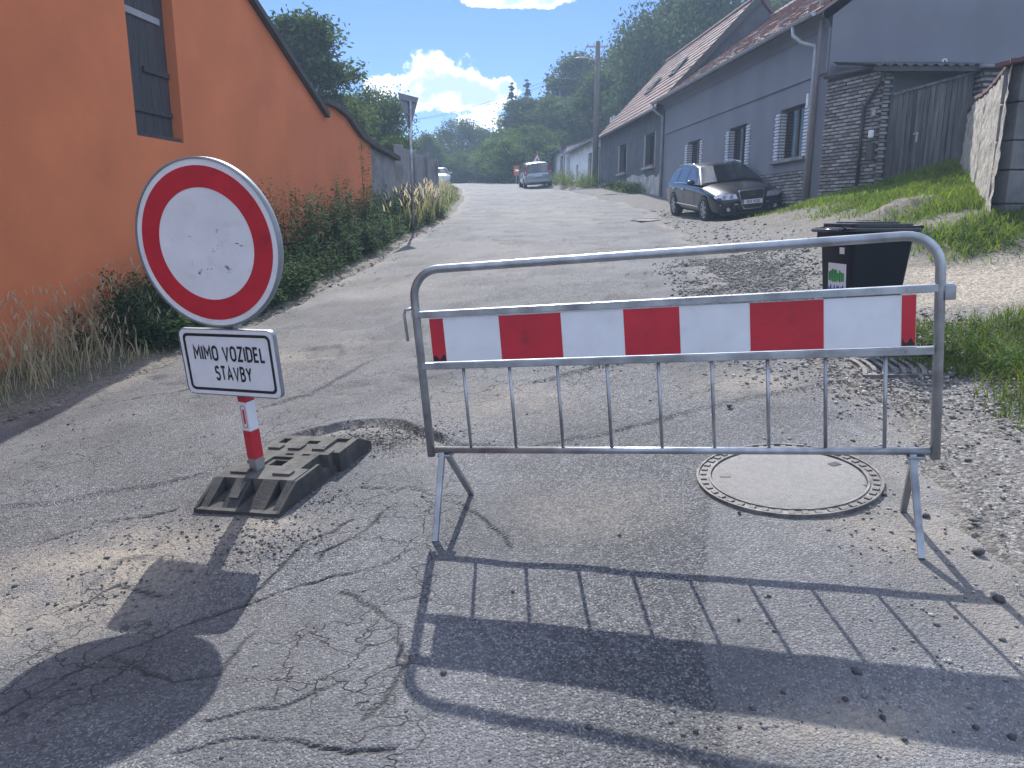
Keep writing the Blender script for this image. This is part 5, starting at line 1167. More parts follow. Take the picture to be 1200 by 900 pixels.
def audi_trim(r):
    y = -2.475
    fo = [(-.31, .80), (.31, .80), (.335, .76), (.27, .42), (.22, .33), (-.22, .33), (-.27, .42), (-.335, .76)]; fi = [(a*.92, .565+(b-.565)*.92) for a, b in fo]; k = 8
    yy = lambda z: y+.055*max(0, (z-.5))*2
    mb = MB(); mb.add([(a, yy(b)-.012, b) for a, b in fo]+[(a, yy(b)-.012, b) for a, b in fi], [(i, (i+1) % k, k+(i+1) % k, k+i) for i in range(k)])
    mb.add([(a*1.02, yy(b)+.03, b) for a, b in fo]+[(a, yy(b)-.012, b) for a, b in fo], [(i, (i+1) % k, k+(i+1) % k, k+i) for i in range(k)])
    g = mb.build('grille', M['chrome'], r)
    MB().add([(a, yy(b)-.004, b) for a, b in fi], [tuple(range(8))]).build('grille_mesh', M['tyre'], g)
    for z in np.arange(.38, .78, .045): MB().bar((-.24, yy(z)-.006, z), (.24, yy(z)-.006, z), .006, .012).build('grille_bar', M['verge'], g)
    for i in range(4):
        mb = MB(); ring(mb, .030, .040, yy(.70)-.024, yy(.70)-.016, 24, -.075+i*.05, .70); mb.build('ring_emblem', M['chrome'], g)
    pl = B(-.26, .26, yy(.5)-.028, yy(.5)-.018, .455, .565).build('number_plate', M['plate'], r)
    o = link('lettering', text_mesh('3KX 9220', .095, M['black_print'], .002, .8), pl, (.015, yy(.5)-.0295, .51))
    B(-.259, -.225, yy(.5)-.0295, yy(.5)-.0285, .457, .563).build('country_strip', M['blue'], pl)
    for s in (-1, 1):
        q = [(.37, -2.455, .60), (.40, -2.43, .715), (.66, -2.375, .735), (.86, -2.16, .735), (.885, -2.19, .64), (.70, -2.40, .595)]
        hl = MB().add([(x*s, yv-.012, z) for x, yv, z in q], [tuple(range(6))]).build('headlight', M['lens'], r)
        for cx in (.52, .70):
            mb = MB(); ring(mb, .0, .045, -2.468+(cx-.52)*.2, -2.46+(cx-.52)*.2, 16, cx*s, .665); mb.build('lamp_bowl', M['lamp_grey'], hl)
        MB().add([(s*.40, -2.466, .42), (s*.74, -2.40, .43), (s*.74, -2.40, .29), (s*.40, -2.466, .28)], [(0, 1, 2, 3)]).build('air_intake', M['tyre'], r)
        mb = MB(); ring(mb, 0, .05, -2.445, -2.435, 16, s*.60, .355); mb.build('fog_lamp', M['lens'], r)
        MB().bar((s*.36, -2.462, .47), (s*.80, -2.375, .475), .012, .022).build('bumper_trim', M['chrome'], r)
        mm = MB(); P = [[(s*(.93+.20*t), -.72+cy_*(.085*math.sin(PI*(.12+.8*t))**.5), 1.02+cz_*(.075*math.sin(PI*(.12+.8*t))**.5)) for cy_, cz_ in [(math.cos(a), math.sin(a)) for a in np.linspace(0, 2*PI, 13)]] for t in np.linspace(0, 1, 7)]
        mm.grid(P); mm.f.append(tuple(len(mm.v)-13+i for i in range(12))); mm.build('mirror', M['car_black'], r, True)
        MB().tube([(s*(hwA(1.40)-.02), -.1, 1.425), (s*(hwA(1.44)-.01), .4, 1.475), (s*(hwA(1.44)-.01), 1.2, 1.47), (s*(hwA(1.38)-.02), 1.75, 1.42)], .014, 8).build('roof_rail', M['chrome'], r, True)
        MB().tube([(s*.925, -.70, .975), (s*.90, -.4, .985), (s*.885, .4, .985), (s*.885, 1.3, .985), (s*.87, 2.0, .995)], .008, 6).build('window_trim', M['chrome'], r, True)
        MB().bar((s*.945, -1.05, .40), (s*.945, .95, .42), .02, .035).build('side_trim', M['chrome'], r)
        for yv in (.25, 1.15):
            MB().bar((s*.955, yv, .82), (s*.955, yv+.2, .825), .018, .03).build('door_handle', M['chrome'], r)
        for yv in (-.62, .36, 1.22): MB().bar((s*.934, yv, .36), (s*.934, yv, .93), .004, .008, (0, 1, 0)).build('door_gap', M['tyre'], r)
    for s, a in ((1, .0), (-1, .0)): MB().tube([(s*.1-.3, -1.12, 1.0), (s*.1+.28, -1.02, 1.03)], .010, 6).build('wiper', M['tyre'], r)
    MB().bar((-.8, -2.43, .235), (.8, -2.43, .235), .02, .05).build('bumper_lip', M['tyre'], r)
audi_trim(ca)
hwM = lambda z: .84-(z-.95)*.32
ST_M = [(-2.05, .62, .32, .60, .66), (-1.98, .80, .24, .72, .78), (-1.7, .87, .2, .82, .9), (-1.2, .885, .2, .92, 1.0), (-.5, .89, .2, .96, .99), (.6, .89, .2, .97, 1.0), (1.5, .885, .2, .98, 1.0), (1.85, .87, .22, .98, 1.0), (2.0, .83, .27, .95, .98), (2.06, .76, .34, .8, .86)]
CAB_M = [(-1.35, .96), (-.45, 1.50), (.1, 1.58), (1.1, 1.58), (1.72, 1.52), (2.02, .96)]
SIDE_M = [[(-.75, 1.0), (-.35, 1.44), (.2, 1.49), (.2, 1.0)], [(.27, 1.0), (.27, 1.49), (1.0, 1.5), (1.0, 1.0)], [(1.07, 1.0), (1.07, 1.49), (1.6, 1.45), (1.8, 1.02)]]
def rear_trim(r, paint, txt=None):
    B(-.26, .26, 2.085, 2.095, .72, .82).build('number_plate', M['plate'], r)
    B(-.80, .80, 2.05, 2.10, .36, .52).build('bumper', M[paint], r, bevel=.03)
    B(-.6, .6, 2.05, 2.09, .22, .34).build('bumper_insert', M['tyre'], r)
    for s in (-1, 1):
        MB().add([(s*.80, 1.90, 1.38), (s*.66, 1.93, 1.38), (s*.70, 2.08, .85), (s*.88, 2.0, .80), (s*.885, 1.9, 1.0)], [(0, 1, 2, 3, 4)]).build('tail_light', M['red_lens'], r)
        P = [[(s*(.9+.18*t), -.85+a*.07, 1.06+b*.07) for a, b in ((-1, -1), (1, -1), (1, 1), (-1, 1), (-1, -1))] for t in (0, 1)]
        mb = MB().grid(P); mb.f.append((5, 6, 7, 8)); mb.build('mirror', M[paint], r, bevel=.02)
cm = car('parked_car', 'silver compact people carrier parked facing uphill near the white outbuilding', car_frame(1.42, 47.0, math.radians(3)+PI), ST_M, CAB_M, hwM, 'car_silver', (-1.3, 1.3), .31, SIDE_M, W=.89)
cm.matrix_world = car_frame(1.42, 48.5, math.radians(5)) @ Matrix.Rotation(PI, 4, 'Z') @ Matrix.Scale(.93, 4)
rear_trim(cm, 'car_silver')
cw = car('parked_car', 'small white car half hidden behind roadside grass at the far bend', car_frame(-7.0, 77.0, math.radians(12)), ST_M, CAB_M, hwM, 'car_white', (-1.3, 1.3), .31, SIDE_M, W=.89)
rear_trim(cw, 'car_white')

# ---------------------------------------------------------------- vegetation and loose stones
def blades(n_pts, hts, wid, lean, cols, seed, tipcols=None):
    """triangular-strip blades at points (n,3)"""
    g = np.random.default_rng(seed); n = len(n_pts); th = g.uniform(0, 2*PI, n); ph = g.uniform(0, 2*PI, n)
    dx = np.stack([np.cos(th), np.sin(th), np.zeros(n)], 1)*wid[:, None]*.5
    ld = np.stack([np.cos(ph), np.sin(ph), np.zeros(n)], 1)*(lean*hts)[:, None]
    up = np.zeros((n, 3)); up[:, 2] = hts
    b = np.asarray(n_pts); mid = b+up*.55+ld*.3; tip = b+up*.97+ld
    V = np.stack([b-dx, b+dx, mid-dx*.8, mid+dx*.8, tip], 1).reshape(-1, 3); o = (np.arange(n)*5)[:, None]
    T = np.concatenate([o+np.array([0, 1, 3]), o+np.array([0, 3, 2]), o+np.array([2, 3, 4])])
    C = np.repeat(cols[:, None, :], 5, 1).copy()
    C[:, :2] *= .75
    if tipcols is not None: C[:, 4] = tipcols
    return V, T, C.reshape(-1, 3)
def scatter(n, x0, x1, y0, y1, dens, seed):
    g = np.random.default_rng(seed); x = g.uniform(x0, x1, n); y = g.uniform(y0, y1, n); k = g.uniform(0, 1, n) < dens(x, y); return x[k], y[k], g
def gcol(g, n, a=(.75, .85, .7), b=(1.25, 1.2, 1.2), yellow=.0):
    t = g.uniform(0, 1, (n, 1)); c = np.array(a)*(1-t)+np.array(b)*t
    if yellow:
        k = g.uniform(0, 1, n) < yellow; c[k] = np.array([2.3, 1.55, 1.6])*g.uniform(.7, 1.1, (k.sum(), 1))
    return c
def merge(parts):
    V, T, C, o = [], [], [], 0
    for v, t, c in parts: V.append(v); T.append(t+o); C.append(c); o += len(v)
    return np.concatenate(V), np.concatenate(T), np.concatenate(C)
def ground_z(x, y):
    ins = sstep(.02, .25, x-edgeL(y))*sstep(.02, .25, edgeR(y)-x)
    return Gv(x, y)+(1-ins)*(fbm(x*2.2, y*2.2, 4, 41)*.06)*sstep(0, .6, np.maximum(edgeL(y)-x, x-edgeR(y)))-.01+.20*np.exp(-(((x-6.0)/.45)**2+((y-12.0)/.4)**2))
# turf on the bank and beside the gravel
def turf():
    clump = lambda x, y: np.clip(.5+3.2*(fbm(x*1.1, y*1.1, 4, 120)+.10), .05, 1)
    x, y, g = scatter(210000, 2.5, 11, 3.4, 19.2, lambda x, y: zones(x, y)[2]*clump(x, y)*np.where(y < 6.6, 2.6, np.clip(1.2-.03*y, .3, 1)), 5)
    n = len(x); h = g.uniform(.035, .12, n)*(.6+1.1*vnoise(x*1.4, y*1.4, 7))*np.where(y > 8, 1.1, .8); w = g.uniform(.005, .012, n)*np.clip(y/6, .8, 2.2)
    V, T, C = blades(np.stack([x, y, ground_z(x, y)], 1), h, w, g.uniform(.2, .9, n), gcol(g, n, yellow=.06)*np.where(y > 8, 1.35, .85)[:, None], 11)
    tag(link('bank_grass', tri_mesh('bank_grass', V, T, M['grass'], C)), 'rough green grass on the bank and around the gravel', 'grass', kind='stuff')
turf()
def bank_weeds():
    g = np.random.default_rng(71); parts = []
    for i in range(250):
        if i < 120: y = g.uniform(8.6, 10.0); x = g.uniform(3.9, 7.4)
        elif i < 200: y = g.uniform(4.2, 5.9); x = g.uniform(2.9, 4.8)
        else: y = g.uniform(10.5, 16); x = g.uniform(5, 8.5)
        if zones(np.array([x]), np.array([y]))[2][0] < .35: continue
        b = np.array([x, y, float(ground_z(np.array([x]), np.array([y]))[0])]); parts.append(leafy(b, g.uniform(.06, .22), .16, 46, .055, g, np.array([1.15, 1.25, .8])*g.uniform(.6, 1.2)))
    V, T, C = merge(parts); tag(link('bank_weeds', tri_mesh('bank_weeds', V, T, M['weed'], C)), 'low leafy weeds in clumps at the foot of the bank', 'weeds', kind='stuff')
def wall_x(y): return -5.64+.129*y
def leafy(base, h, spread, nl, ls, g, tint):
    """upright weed: thin stem and pointed leaves, returned as triangles"""
    V, T, C = [], [], []; o = 0
    lean = g.normal(0, .10, 2)*h
    top = base+np.array([lean[0], lean[1], h])
    for k in range(3):
        a = 2*PI*k/3; d = np.array([math.cos(a), math.sin(a), 0])*.006; V += [base+d, base+d*-.5+np.array([.004, 0, 0]), top]; T.append([o, o+1, o+2]); C += [np.array([1.1, .95, .8])]*3; o += 3
    ts = g.uniform(.08, 1.0, nl)**.8
    for t in ts:
        a = g.uniform(0, 2*PI); p = base+(top-base)*t; L = ls*(1.25-.75*t)*g.uniform(.6, 1.3); ou = spread*(1.05-t)*g.uniform(.1, 1)
        d = np.array([math.cos(a), math.sin(a), 0]); s = np.array([-d[1], d[0], 0]); p = p+d*ou
        tip = p+d*L*.9+np.array([0, 0, g.uniform(-.45, .5)*L]); m = p+d*L*.42; wv = s*L*.24+np.array([0, 0, g.uniform(-.2, .2)*L*.3])
        V += [p, m+wv, tip, m-wv]; T += [[o, o+1, o+2], [o, o+2, o+3]]; c = tint*g.uniform(.65, 1.35)*np.array([1, 1, 1.])+np.array([.04, .02, 0])*g.uniform(0, 1); C += [c]*4; o += 4
    return np.array(V), np.array(T), np.array(C)
bank_weeds()
def verge_left():
    g = np.random.default_rng(33)
    # dry straw grass in the nearest stretch, greener grass further up
    def dens(x, y):
        l = edgeL(y)-x; return ((l > .12) & ((x > wall_x(y)+.03) | ((y > 25.5) & (l < 2.2))))*np.clip(.25+.75*sstep(0, .5, l), 0, 1)
    x, y, gg = scatter(95000, -6.5, -1.6, 3.0, 52, dens, 8)
    sp_h = np.clip((edgeL(y)-x)/.9, .15, 1)
    dry = sstep(.42, .62, 1.0-.13*np.abs(y-5.6)+fbm(x*1.2, y*1.2, 3, 130)*.5); isd = gg.uniform(0, 1, len(x)) < np.clip(dry*.9+.07, 0, 1)
    z = ground_z(x, y); pts = np.stack([x, y, z], 1)
    for nm, k, m, lab, hh in (('dry_grass', isd, 'straw', 'tall dry straw coloured grass at the foot of the orange wall', .62), ('verge_grass', ~isd, 'grass', 'green verge grass between the road and the walls', .34)):
        n = k.sum(); h = gg.uniform(.25, 1.0, n)*hh*sp_h[k]*(1+.3*vnoise(x[k]*1.3, y[k]*1.3, 3)); w = gg.uniform(.005, .011, n)*np.clip(y[k]/7, .8, 2)
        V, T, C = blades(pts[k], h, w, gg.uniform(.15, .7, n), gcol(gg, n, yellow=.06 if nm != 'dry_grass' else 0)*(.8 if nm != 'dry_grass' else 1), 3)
        parts = [(V, T, C)]
        if nm == 'dry_grass':                       # seed heads
            q = gg.choice(n, min(n, 2600), replace=False); pk = pts[k][q]; sv_ = []
            for p, hh_ in zip(pk, h[q]):
                if hh_ < .22: continue
                sv_.append(p+np.array([gg.normal(0, .04), gg.normal(0, .04), hh_*.98]))
            sv_ = np.array(sv_); m2 = len(sv_); parts.append(blades(sv_, gg.uniform(.05, .11, m2), gg.uniform(.012, .02, m2), gg.uniform(.2, .9, m2), np.full((m2, 3), 1.15), 4))
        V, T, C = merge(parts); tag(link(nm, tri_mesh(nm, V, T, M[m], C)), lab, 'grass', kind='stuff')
    # pale seeding grasses by the give way sign
    x = g.normal(-2.05, .38, 330); y = g.normal(20.3, 1.8, 330); k = (x < edgeL(y)-.05) & (x > wall_x(y)); x, y = x[k], y[k]; n = len(x)
    V, T, C = blades(np.stack([x, y, ground_z(x, y)], 1), g.uniform(.5, 1.1, n), np.full(n, .02), g.uniform(.1, .55, n), gcol(g, n, (.45, .52, .35), (.75, .8, .55)), 6, np.array([1.3, 1.25, 1.1]))
    x2 = np.stack([x, y, ground_z(x, y)], 1)+np.stack([g.normal(0, .12, n), g.normal(0, .12, n), g.uniform(.6, 1.0, n)], 1); P2 = blades(x2, g.uniform(.12, .22, n), np.full(n, .035), g.uniform(.2, .9, n), np.full((n, 3), 1.3), 7)
    V, T, C = merge([(V, T, C), P2]); tag(link('seeding_grass', tri_mesh('seeding_grass', V, T, M['straw'], C)), 'pale seeding grasses around the give way sign post', 'grass', kind='stuff')
    # mass of leafy weeds
    parts = []
    for i in range(560):
        y = g.uniform(7.6, 24) if i > 170 else g.uniform(7.7, 10.8); l = g.uniform(.12, 1.1); x = edgeL(np.array([y]))[0]-l
        if x < wall_x(y)+.08: x = wall_x(y)+.08+g.uniform(0, .3)
        hmax = .68 if y < 8.8 else (.9 if y < 10 else (1.0 if y < 16 else .8)+.5*float(vnoise(np.array([y*.8]), np.array([1.]), 3)[0]))
        if x > edgeL(np.array([y]))[0]-.5: hmax *= .5
        h = g.uniform(.55, 1.1)*hmax; b = np.array([x, y, float(ground_z(np.array([x]), np.array([y]))[0])])
        parts.append(leafy(b, h, .22, int(g.uniform(60, 110)), .085*(1 if y < 12 else 1.25), g, np.array([.85, .95, .9])*g.uniform(.7, 1.2)))
    V, T, C = merge(parts); tag(link('weed_thicket', tri_mesh('weed_thicket', V, T, M['weed'], C)), 'dark green thicket of weeds along the orange wall', 'weeds', kind='stuff')
    tall = [(9.0, -3.86, .95, 'bushy dark weed standing highest beside the round sign'), (11.3, -3.55, 1.45, 'tall leafy weed just past the round sign, against the orange wall'), (12.0, -3.5, 1.5, 'tall bushy weed between the round sign and the wall end'), (12.7, -3.35, 1.3, 'slender weed in the middle of the thicket by the orange wall'),
            (16.2, -3.05, 2.0, 'tallest dark dock stalk against the end of the orange wall'), (14.3, -3.3, 1.25, 'thin upright weed halfway along the orange wall')]
    for y, x, h, lab in tall:
        zb = float(ground_z(np.array([x]), np.array([y]))[0]); r = empty('tall_weed', (x, y, zb), lab, 'weed', 'tall weeds by the orange wall')
        ps = []
        for k in range(3 if h < 1.9 else 1):
            b = np.array([g.normal(0, .10), g.normal(0, .10), 0]) if h < 1.9 else np.zeros(3)
            ps.append(leafy(b, h*g.uniform(.8, 1.05), .16, 120, .07 if h < 1.9 else .10, g, np.array([.85, .9, .9])))
        if h > 1.9:
            for k in range(10):
                t = g.uniform(.35, .9); a = g.uniform(0, 2*PI); b = np.array([0, 0, h*t]); ps.append(leafy(b, .35*g.uniform(.6, 1), .05, 26, .05, g, np.array([.8, .75, .6])))
        V, T, C = merge(ps); link('foliage', tri_mesh('foliage', V, T, M['weed'], C), r)
        MB().tube([(0, 0, 0), (.01, 0, h*.3), (0, .02, h*.6)], .008, 6, True, .003).build('stem', M['straw'], r)
verge_left()
def far_scrub():
    g = np.random.default_rng(44); parts = []
    for i in range(150):
        y = g.uniform(34, 56); x = edgeR(np.array([y]))[0]+g.uniform(.3, 1.3)
        if y < 40: x = 8.5-.0793*y-g.uniform(.15, .7)
        b = np.array([x, y, float(ground_z(np.array([x]), np.array([y]))[0])]); parts.append(leafy(b, g.uniform(.3, .95) if y > 40 else g.uniform(.2, .5), .3, 70, .14, g, np.array([1.6, 1.4, .9])*g.uniform(.7, 1.2)))
    V, T, C = merge(parts); tag(link('roadside_scrub', tri_mesh('roadside_scrub', V, T, M['leaf_b'], C)), 'dry yellowish scrub at the foot of the white house', 'scrub', kind='stuff')
far_scrub()

def tree_mesh(kind, H, R, seed, nclump, nleaf, ls, trunk=.35, low=.25):
    g = np.random.default_rng(seed); tr = MB(); tp = [Vector((0, 0, -.3))]
    for k in range(1, 7): tp.append(Vector((g.normal(0, .05)*H*.3, g.normal(0, .05)*H*.3, H*.75*k/6)) if kind != 'conifer' else Vector((0, 0, H*.98*k/6)))
    tr.tube(tp, trunk, 10, True, trunk*.25)
    V, T, C = [], [], []; cl = []
    if kind == 'conifer':
        for k in range(nclump):
            t = (k+.5)/nclump; z = H*(low+(1-low)*min(1, t+g.uniform(-.4, .4)/nclump)); rr = R*(1-t)**1.0+.06
            for b in range(max(3, int(8*(1-t))+2)):
                a = g.uniform(0, 2*PI); L = rr*g.uniform(.6, 1.1); z = H*(low+(1-low)*min(.995, t+g.uniform(-1.2, 1.2)/nclump)); tr.tube([(0, 0, z), (math.cos(a)*L*.9, math.sin(a)*L*.9, z-.22*L)], .035, 4, False, .01)
                for q in np.linspace(.2, 1, max(2, int(L/.5)+1)): cl.append((np.array([math.cos(a)*L*q, math.sin(a)*L*q, z-.22*L*q]), np.array([.35, .35, .24])*(.25+.75*(1-t)), 1.0))
        per = max(8, int(nleaf/len(cl)))
    else:
        for k in range(nclump):
            while True:
                p = g.uniform(-1, 1, 3); q = np.linalg.norm(p)
                if q < 1 and q > .35: break
            z = H*(low+(1-low)*(p[2]*.5+.5)); sh = 1-.35*max(0, p[2]); c = np.array([p[0]*R*sh*g.uniform(.75, 1.12), p[1]*R*sh*g.uniform(.75, 1.12), z])
            s = R*g.uniform(.16, .30); cl.append((c, np.array([s, s, s*.72]), g.uniform(.75, 1.25)))
            st = tp[min(6, max(1, int(6*min(1, (z/H)*.8))))]; e = Vector(c); m_ = st.lerp(e, .5)+Vector((0, 0, -.04*H)); tr.tube([st, m_, e], trunk*.26, 5, False, .015)
        per = int(nleaf/nclump)
    for c, s, br in cl:
        n = max(4, int(per*g.uniform(.6, 1.4))); p = c+g.normal(0, 1, (n, 3))*s*.62
        a = g.normal(0, 1, (n, 3)); a /= np.linalg.norm(a, axis=1)[:, None]; b = np.cross(a, g.normal(0, 1, (n, 3))); b /= np.linalg.norm(b, axis=1)[:, None]
        L = ls*g.uniform(.6, 1.4, (n, 1)); V.append(np.stack([p-a*L, p+b*L*.45, p+a*L, p-b*L*.45], 1).reshape(-1, 3)); C.append(np.repeat(br*g.uniform(.7, 1.3, (n, 1))*np.array([[1, 1, 1]])+g.uniform(0, .12, (n, 1))*np.array([[1, .5, 0]]), 4, 0))
    V = np.concatenate(V); C = np.concatenate(C); n = len(V)//4; o = (np.arange(n)*4)[:, None]; T = np.concatenate([o+np.array([0, 1, 2]), o+np.array([0, 2, 3])])
    return tr.mesh('trunk', M['bark'], True), tri_mesh('crown', V, T, M[{'conifer': 'needle', 'a': 'leaf_a', 'b': 'leaf_b'}[kind]], C)
TM = {'oak': tree_mesh('a', 16, 6.5, 1, 95, 34000, .20, .45, .12), 'round': tree_mesh('a', 9, 4.2, 2, 70, 24000, .13, .25, .15), 'light': tree_mesh('b', 9, 3.4, 3, 60, 20000, .15, .22, .08),
      'poplar': tree_mesh('a', 14, 3.6, 4, 80, 26000, .17, .3, .10), 'spruce': tree_mesh('conifer', 18, 3.2, 5, 26, 34000, .16, .25, .08), 'bush': tree_mesh('b', 3.2, 2.3, 6, 40, 12000, .10, .07, .02)}
def tree(kind, x, y, h, label, rot=0, wide=1.0, zb=None, group=None, name='tree'):
    tm = TM[kind]; H0 = {'oak': 16, 'round': 9, 'light': 9, 'poplar': 14, 'spruce': 18, 'bush': 3.2}[kind]; s = h/H0; zb = G(x, y) if zb is None else zb
    r = empty(name, (x, y, zb), label, 'bush' if name == 'bush' else 'tree', group, rot); 
    for nm, me in zip(('trunk', 'crown'), tm): inst(me, nm, r, (0, 0, 0), (0, 0, 0), (s*wide, s*wide, s))
def at_px(px, Y): return aty(px, 255, Y).x
tree('poplar', at_px(368, 31), 31, 6.9, 'upright broadleaf tree rising behind the orange gable', .3, 1.25)
tree('round', at_px(441, 38), 38, 5.0, 'round crowned fruit tree behind the grey lean-to', 1.2, .92)
tree('light', at_px(405, 34), 34, 4.4, 'pale green shrubby tree between the gable and the fruit tree', .6, 1.0)
tree('light', at_px(468, 33), 33, 2.6, 'pale leafy bush above the concrete fence beside the give way sign', 2.4, 1.0)
tree('round', at_px(541, 92), 92, 7.6, 'broad dark tree closing the view at the road bend', 2.2, 1.15)
tree('round', at_px(574, 100), 100, 5.6, 'smaller dark tree beside the broad tree at the bend', 4.0, 1.2)
tree('light', at_px(500, 80), 80, 5.0, 'far tree above the concrete fence at the bend', 1.0, 1.0)
tree('spruce', at_px(600, 84), 84, 11.6, 'dark spruce at the left edge of the wooded slope', 0, 1.3, 3.6)
tree('spruce', at_px(617, 92), 92, 12.6, 'second dark spruce on the slope, just right of the first', 2.3, 1.35, 4.2)
tree('spruce', at_px(641, 96), 96, 13.5, 'dark spruce standing behind the distant utility pole', 1.7, 1.3, 4.6)
tree('poplar', at_px(612, 78), 78, 8.2, 'leafy tree on the slope above the warning sign', 2.0, 1.5, 4.6)
tree('light', at_px(622, 66), 66, 4.6, 'light green tree beside the warning sign', 0, 1.3)
tree('light', at_px(660, 74), 74, 7.4, 'light green tree behind the white outbuilding', 3.0, 1.5, 5)
tree('poplar', at_px(676, 82), 82, 13.0, 'tall leafy tree left of the street lamp', .9, 1.25, 4.5)
tree('poplar', at_px(645, 88), 88, 9.5, 'slender leafy tree next to the distant utility pole', 4.4, 1.5, 4.6)
tree('oak', at_px(775, 62), 62, 14.6, 'huge leafy tree behind the old house roof, its left edge against the sky', 2.6, .85, 4)
tree('oak', at_px(842, 58), 58, 15.0, 'huge leafy tree directly above the old house gable', 4.9, .9, 4)
tree('oak', at_px(920, 60), 60, 15.0, 'huge leafy tree above the grey house ridge', .2, .85, 4)
tree('poplar', at_px(733, 70), 70, 12.0, 'dense tree filling the slope right of the street lamp', 1.1, 1.35, 4)
tree('poplar', at_px(706, 66), 66, 8.6, 'dense shorter tree behind the low white house', 5.1, 1.5, 4.5)
for i, (px, Y, h, lab) in enumerate([(596, 72, 3.4, 'bush at the road bend left of the orange panel'), (618, 64, 3.6, 'bush between the orange panel and the warning sign'), (583, 80, 3.6, 'bush under the dark spruce at the bend'), (650, 68, 4.2, 'bush right behind the silver car'), (606, 70, 4.4, 'tall bush behind the orange panel'), (560, 84, 3.4, 'bush in front of the broad tree at the bend'), (535, 80, 3.2, 'bush behind the brown hut')]):
    tree('bush', at_px(px, Y), Y, h, lab, i*1.3, 1.15, group='bushes at the far bend', name='bush')

# pebbles and gravel
ICO = None
def pebbles(x, y, s, z, seed, tint):
    g = np.random.default_rng(seed); n = len(x); t = (1+5**.5)/2
    iv = np.array([(-1, t, 0), (1, t, 0), (-1, -t, 0), (1, -t, 0), (0, -1, t), (0, 1, t), (0, -1, -t), (0, 1, -t), (t, 0, -1), (t, 0, 1), (-t, 0, -1), (-t, 0, 1)])/1.9
    it = np.array([(0, 11, 5), (0, 5, 1), (0, 1, 7), (0, 7, 10), (0, 10, 11), (1, 5, 9), (5, 11, 4), (11, 10, 2), (10, 7, 6), (7, 1, 8), (3, 9, 4), (3, 4, 2), (3, 2, 6), (3, 6, 8), (3, 8, 9), (4, 9, 5), (2, 4, 11), (6, 2, 10), (8, 6, 7), (9, 8, 1)])
    V = iv[None]*g.uniform(.62, 1.2, (n, 12, 1))*g.uniform(.55, 1.3, (n, 1, 3))*np.array([1, 1, .72]); a = g.uniform(0, 2*PI, n); ca_, sa_ = np.cos(a)[:, None], np.sin(a)[:, None]
    V = np.stack([V[..., 0]*ca_-V[..., 1]*sa_, V[..., 0]*sa_+V[..., 1]*ca_, V[..., 2]], -1)*s[:, None, None]
    V = V+np.stack([x, y, z+s*.32], 1)[:, None, :]; T = it[None]+(np.arange(n)*12)[:, None, None]
    C = np.repeat((g.uniform(.45, 1.6, (n, 1))**1.2*np.broadcast_to(tint, (n, 3)))[:, None, :], 12, 1)
    return V.reshape(-1, 3), T.reshape(-1, 3), C.reshape(-1, 3)
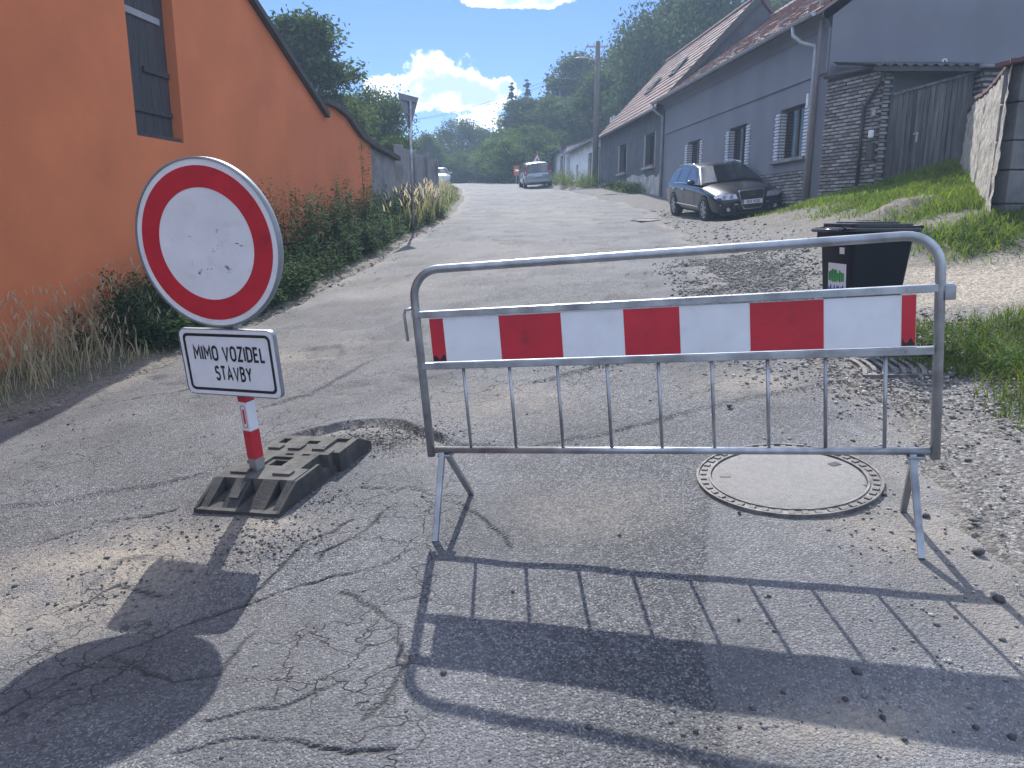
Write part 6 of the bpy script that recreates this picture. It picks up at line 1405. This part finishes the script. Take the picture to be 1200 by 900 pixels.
def gravel():
    def road_z(x, y): return base_h(x, y)+fbm(x*.8, y*.5, 3, 31)*.05+fbm(x*4, y*3, 3, 33)*.012
    def dens(x, y):
        d = x-edgeR(y); return np.clip(1-np.abs(d-.30+fbm(x*1.1, y*1.1, 3, 150)*.9)/1.15, 0, 1)**.8*np.clip(.4+3*(fbm(x*1.7, y*1.7, 3, 151)+.1), .1, 1)
    x, y, g = scatter(75000, 1.2, 4.6, 2.0, 12, dens, 9); d = x-edgeR(y)
    z = np.where(d > .12, ground_z(x, y)+.01, road_z(x, y)); s = np.abs(g.normal(0, 1, len(x)))*.0055+.003; s *= np.clip(y/4, .85, 1.5)
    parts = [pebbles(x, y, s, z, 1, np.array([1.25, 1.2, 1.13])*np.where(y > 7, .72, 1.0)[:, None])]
    x, y, g = scatter(5000, -4.2, 2.2, 1.6, 8, lambda x, y: np.clip(6*(fbm(x*.9, y*.9, 4, 160)-.02), .03, .6)*(x > edgeL(y)+.2)*(x < edgeR(y)), 10)
    parts.append(pebbles(x, y, np.abs(g.normal(0, 1, len(x)))*.0032+.0022, road_z(x, y), 2, np.array([.75, .75, .76])))
    # crumbs of broken asphalt round the rubber foot and the pothole edge
    cx = []
    for px, py, sx, sy, n in ((310, 640, .16, .12, 800), (410, 520, .2, .12, 800), (470, 510, .25, .1, 600), (360, 590, .2, .1, 500), (200, 620, .35, .15, 600), (700, 432, .25, .2, 260), (900, 840, .4, .08, 160), (70, 700, .3, .15, 200)):
        q = gp(px, py); cx.append(np.stack([g.normal(q.x, sx, n), g.normal(q.y, sy, n)], 1))
    cx = np.concatenate(cx); parts.append(pebbles(cx[:, 0], cx[:, 1], np.abs(g.normal(0, 1, len(cx)))*.0036+.0022, road_z(cx[:, 0], cx[:, 1])-.002, 3, np.array([.55, .55, .56])))
    # rubble on the shoulder near the parked car and along the verge edges
    x, y, g = scatter(9000, 2.5, 6.9, 9, 26, lambda x, y: np.clip(zones(x, y)[1], 0, 1)*.6, 12); parts.append(pebbles(x, y, np.abs(g.normal(0, 1, len(x)))*.014+.008, ground_z(x, y), 4, np.array([.9, .88, .84])))
    y = g.uniform(4, 22, 2200); x = edgeL(y)+g.normal(-.05, .18, 2200); parts.append(pebbles(x, y, np.abs(g.normal(0, 1, 2200))*.008+.004, base_h(x, y)-.01, 5, np.array([.8, .78, .72])))
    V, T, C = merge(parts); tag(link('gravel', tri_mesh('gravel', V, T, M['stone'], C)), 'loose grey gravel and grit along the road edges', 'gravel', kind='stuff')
    # single stones that can be told apart
    R = random.Random(6); OWN = {(1146, 651): 'dark stone on the asphalt beside the right barrier foot', (1141, 614): 'dark stone at the gritty edge just behind the right barrier foot', (866, 605): 'dark stone lying against the near rim of the large manhole cover', (855, 480): 'dark stone behind the barrier bars near the long asphalt crack', (1171, 706): 'dark stone at the corner of the barrier shadow, beyond the right foot', (726, 629): 'dark stone between the barrier and the shadow of its bottom rail'}
    for px, py, s in ((1146, 651, .022), (1141, 614, .021), (1171, 706, .020), (901, 700, .014), (601, 695, .012), (726, 629, .012), (1034, 845, .014), (1144, 855, .013), (1186, 864, .015), (815, 862, .013), (690, 860, .013), (520, 795, .014), (866, 605, .016), (1085, 608, .018), (855, 480, .02), (1003, 790, .018)):
        q = gp(px, py); V, T, C = pebbles(np.zeros(1), np.zeros(1), np.array([s]), np.zeros(1), R.randint(0, 9999), np.ones(3))
        zz = float(road_z(np.array([q.x]), np.array([q.y]))[0]); o = link('loose_stone', tri_mesh('loose_stone', V, T, M['dark_stone']), None, (q.x, q.y, zz)); 
        tag(o, OWN.get((px, py), 'small dark loose stone lying on the asphalt'), 'stone', 'loose stones on the asphalt')
gravel()

# ---------------------------------------------------------------- sunlit haze over the street, partly in place of lens glare
def haze():
    m = bpy.data.materials.new('haze'); m.use_nodes = True; N = m.node_tree.nodes; L = m.node_tree.links; N.remove(N['Principled BSDF'])
    v = N.new('ShaderNodeVolumePrincipled'); v.inputs['Color'].default_value = (.58, .77, 1, 1); v.inputs['Density'].default_value = HAZE; v.inputs['Anisotropy'].default_value = .15
    L.new(v.outputs[0], N['Material Output'].inputs['Volume'])
    o = B(-175, 175, -66, 206, -14, 20.5).build('haze', m); tag(o, 'thin bluish haze over the whole street, partly standing in for lens glare', 'haze', kind='stuff')
HAZE = .0023
haze()
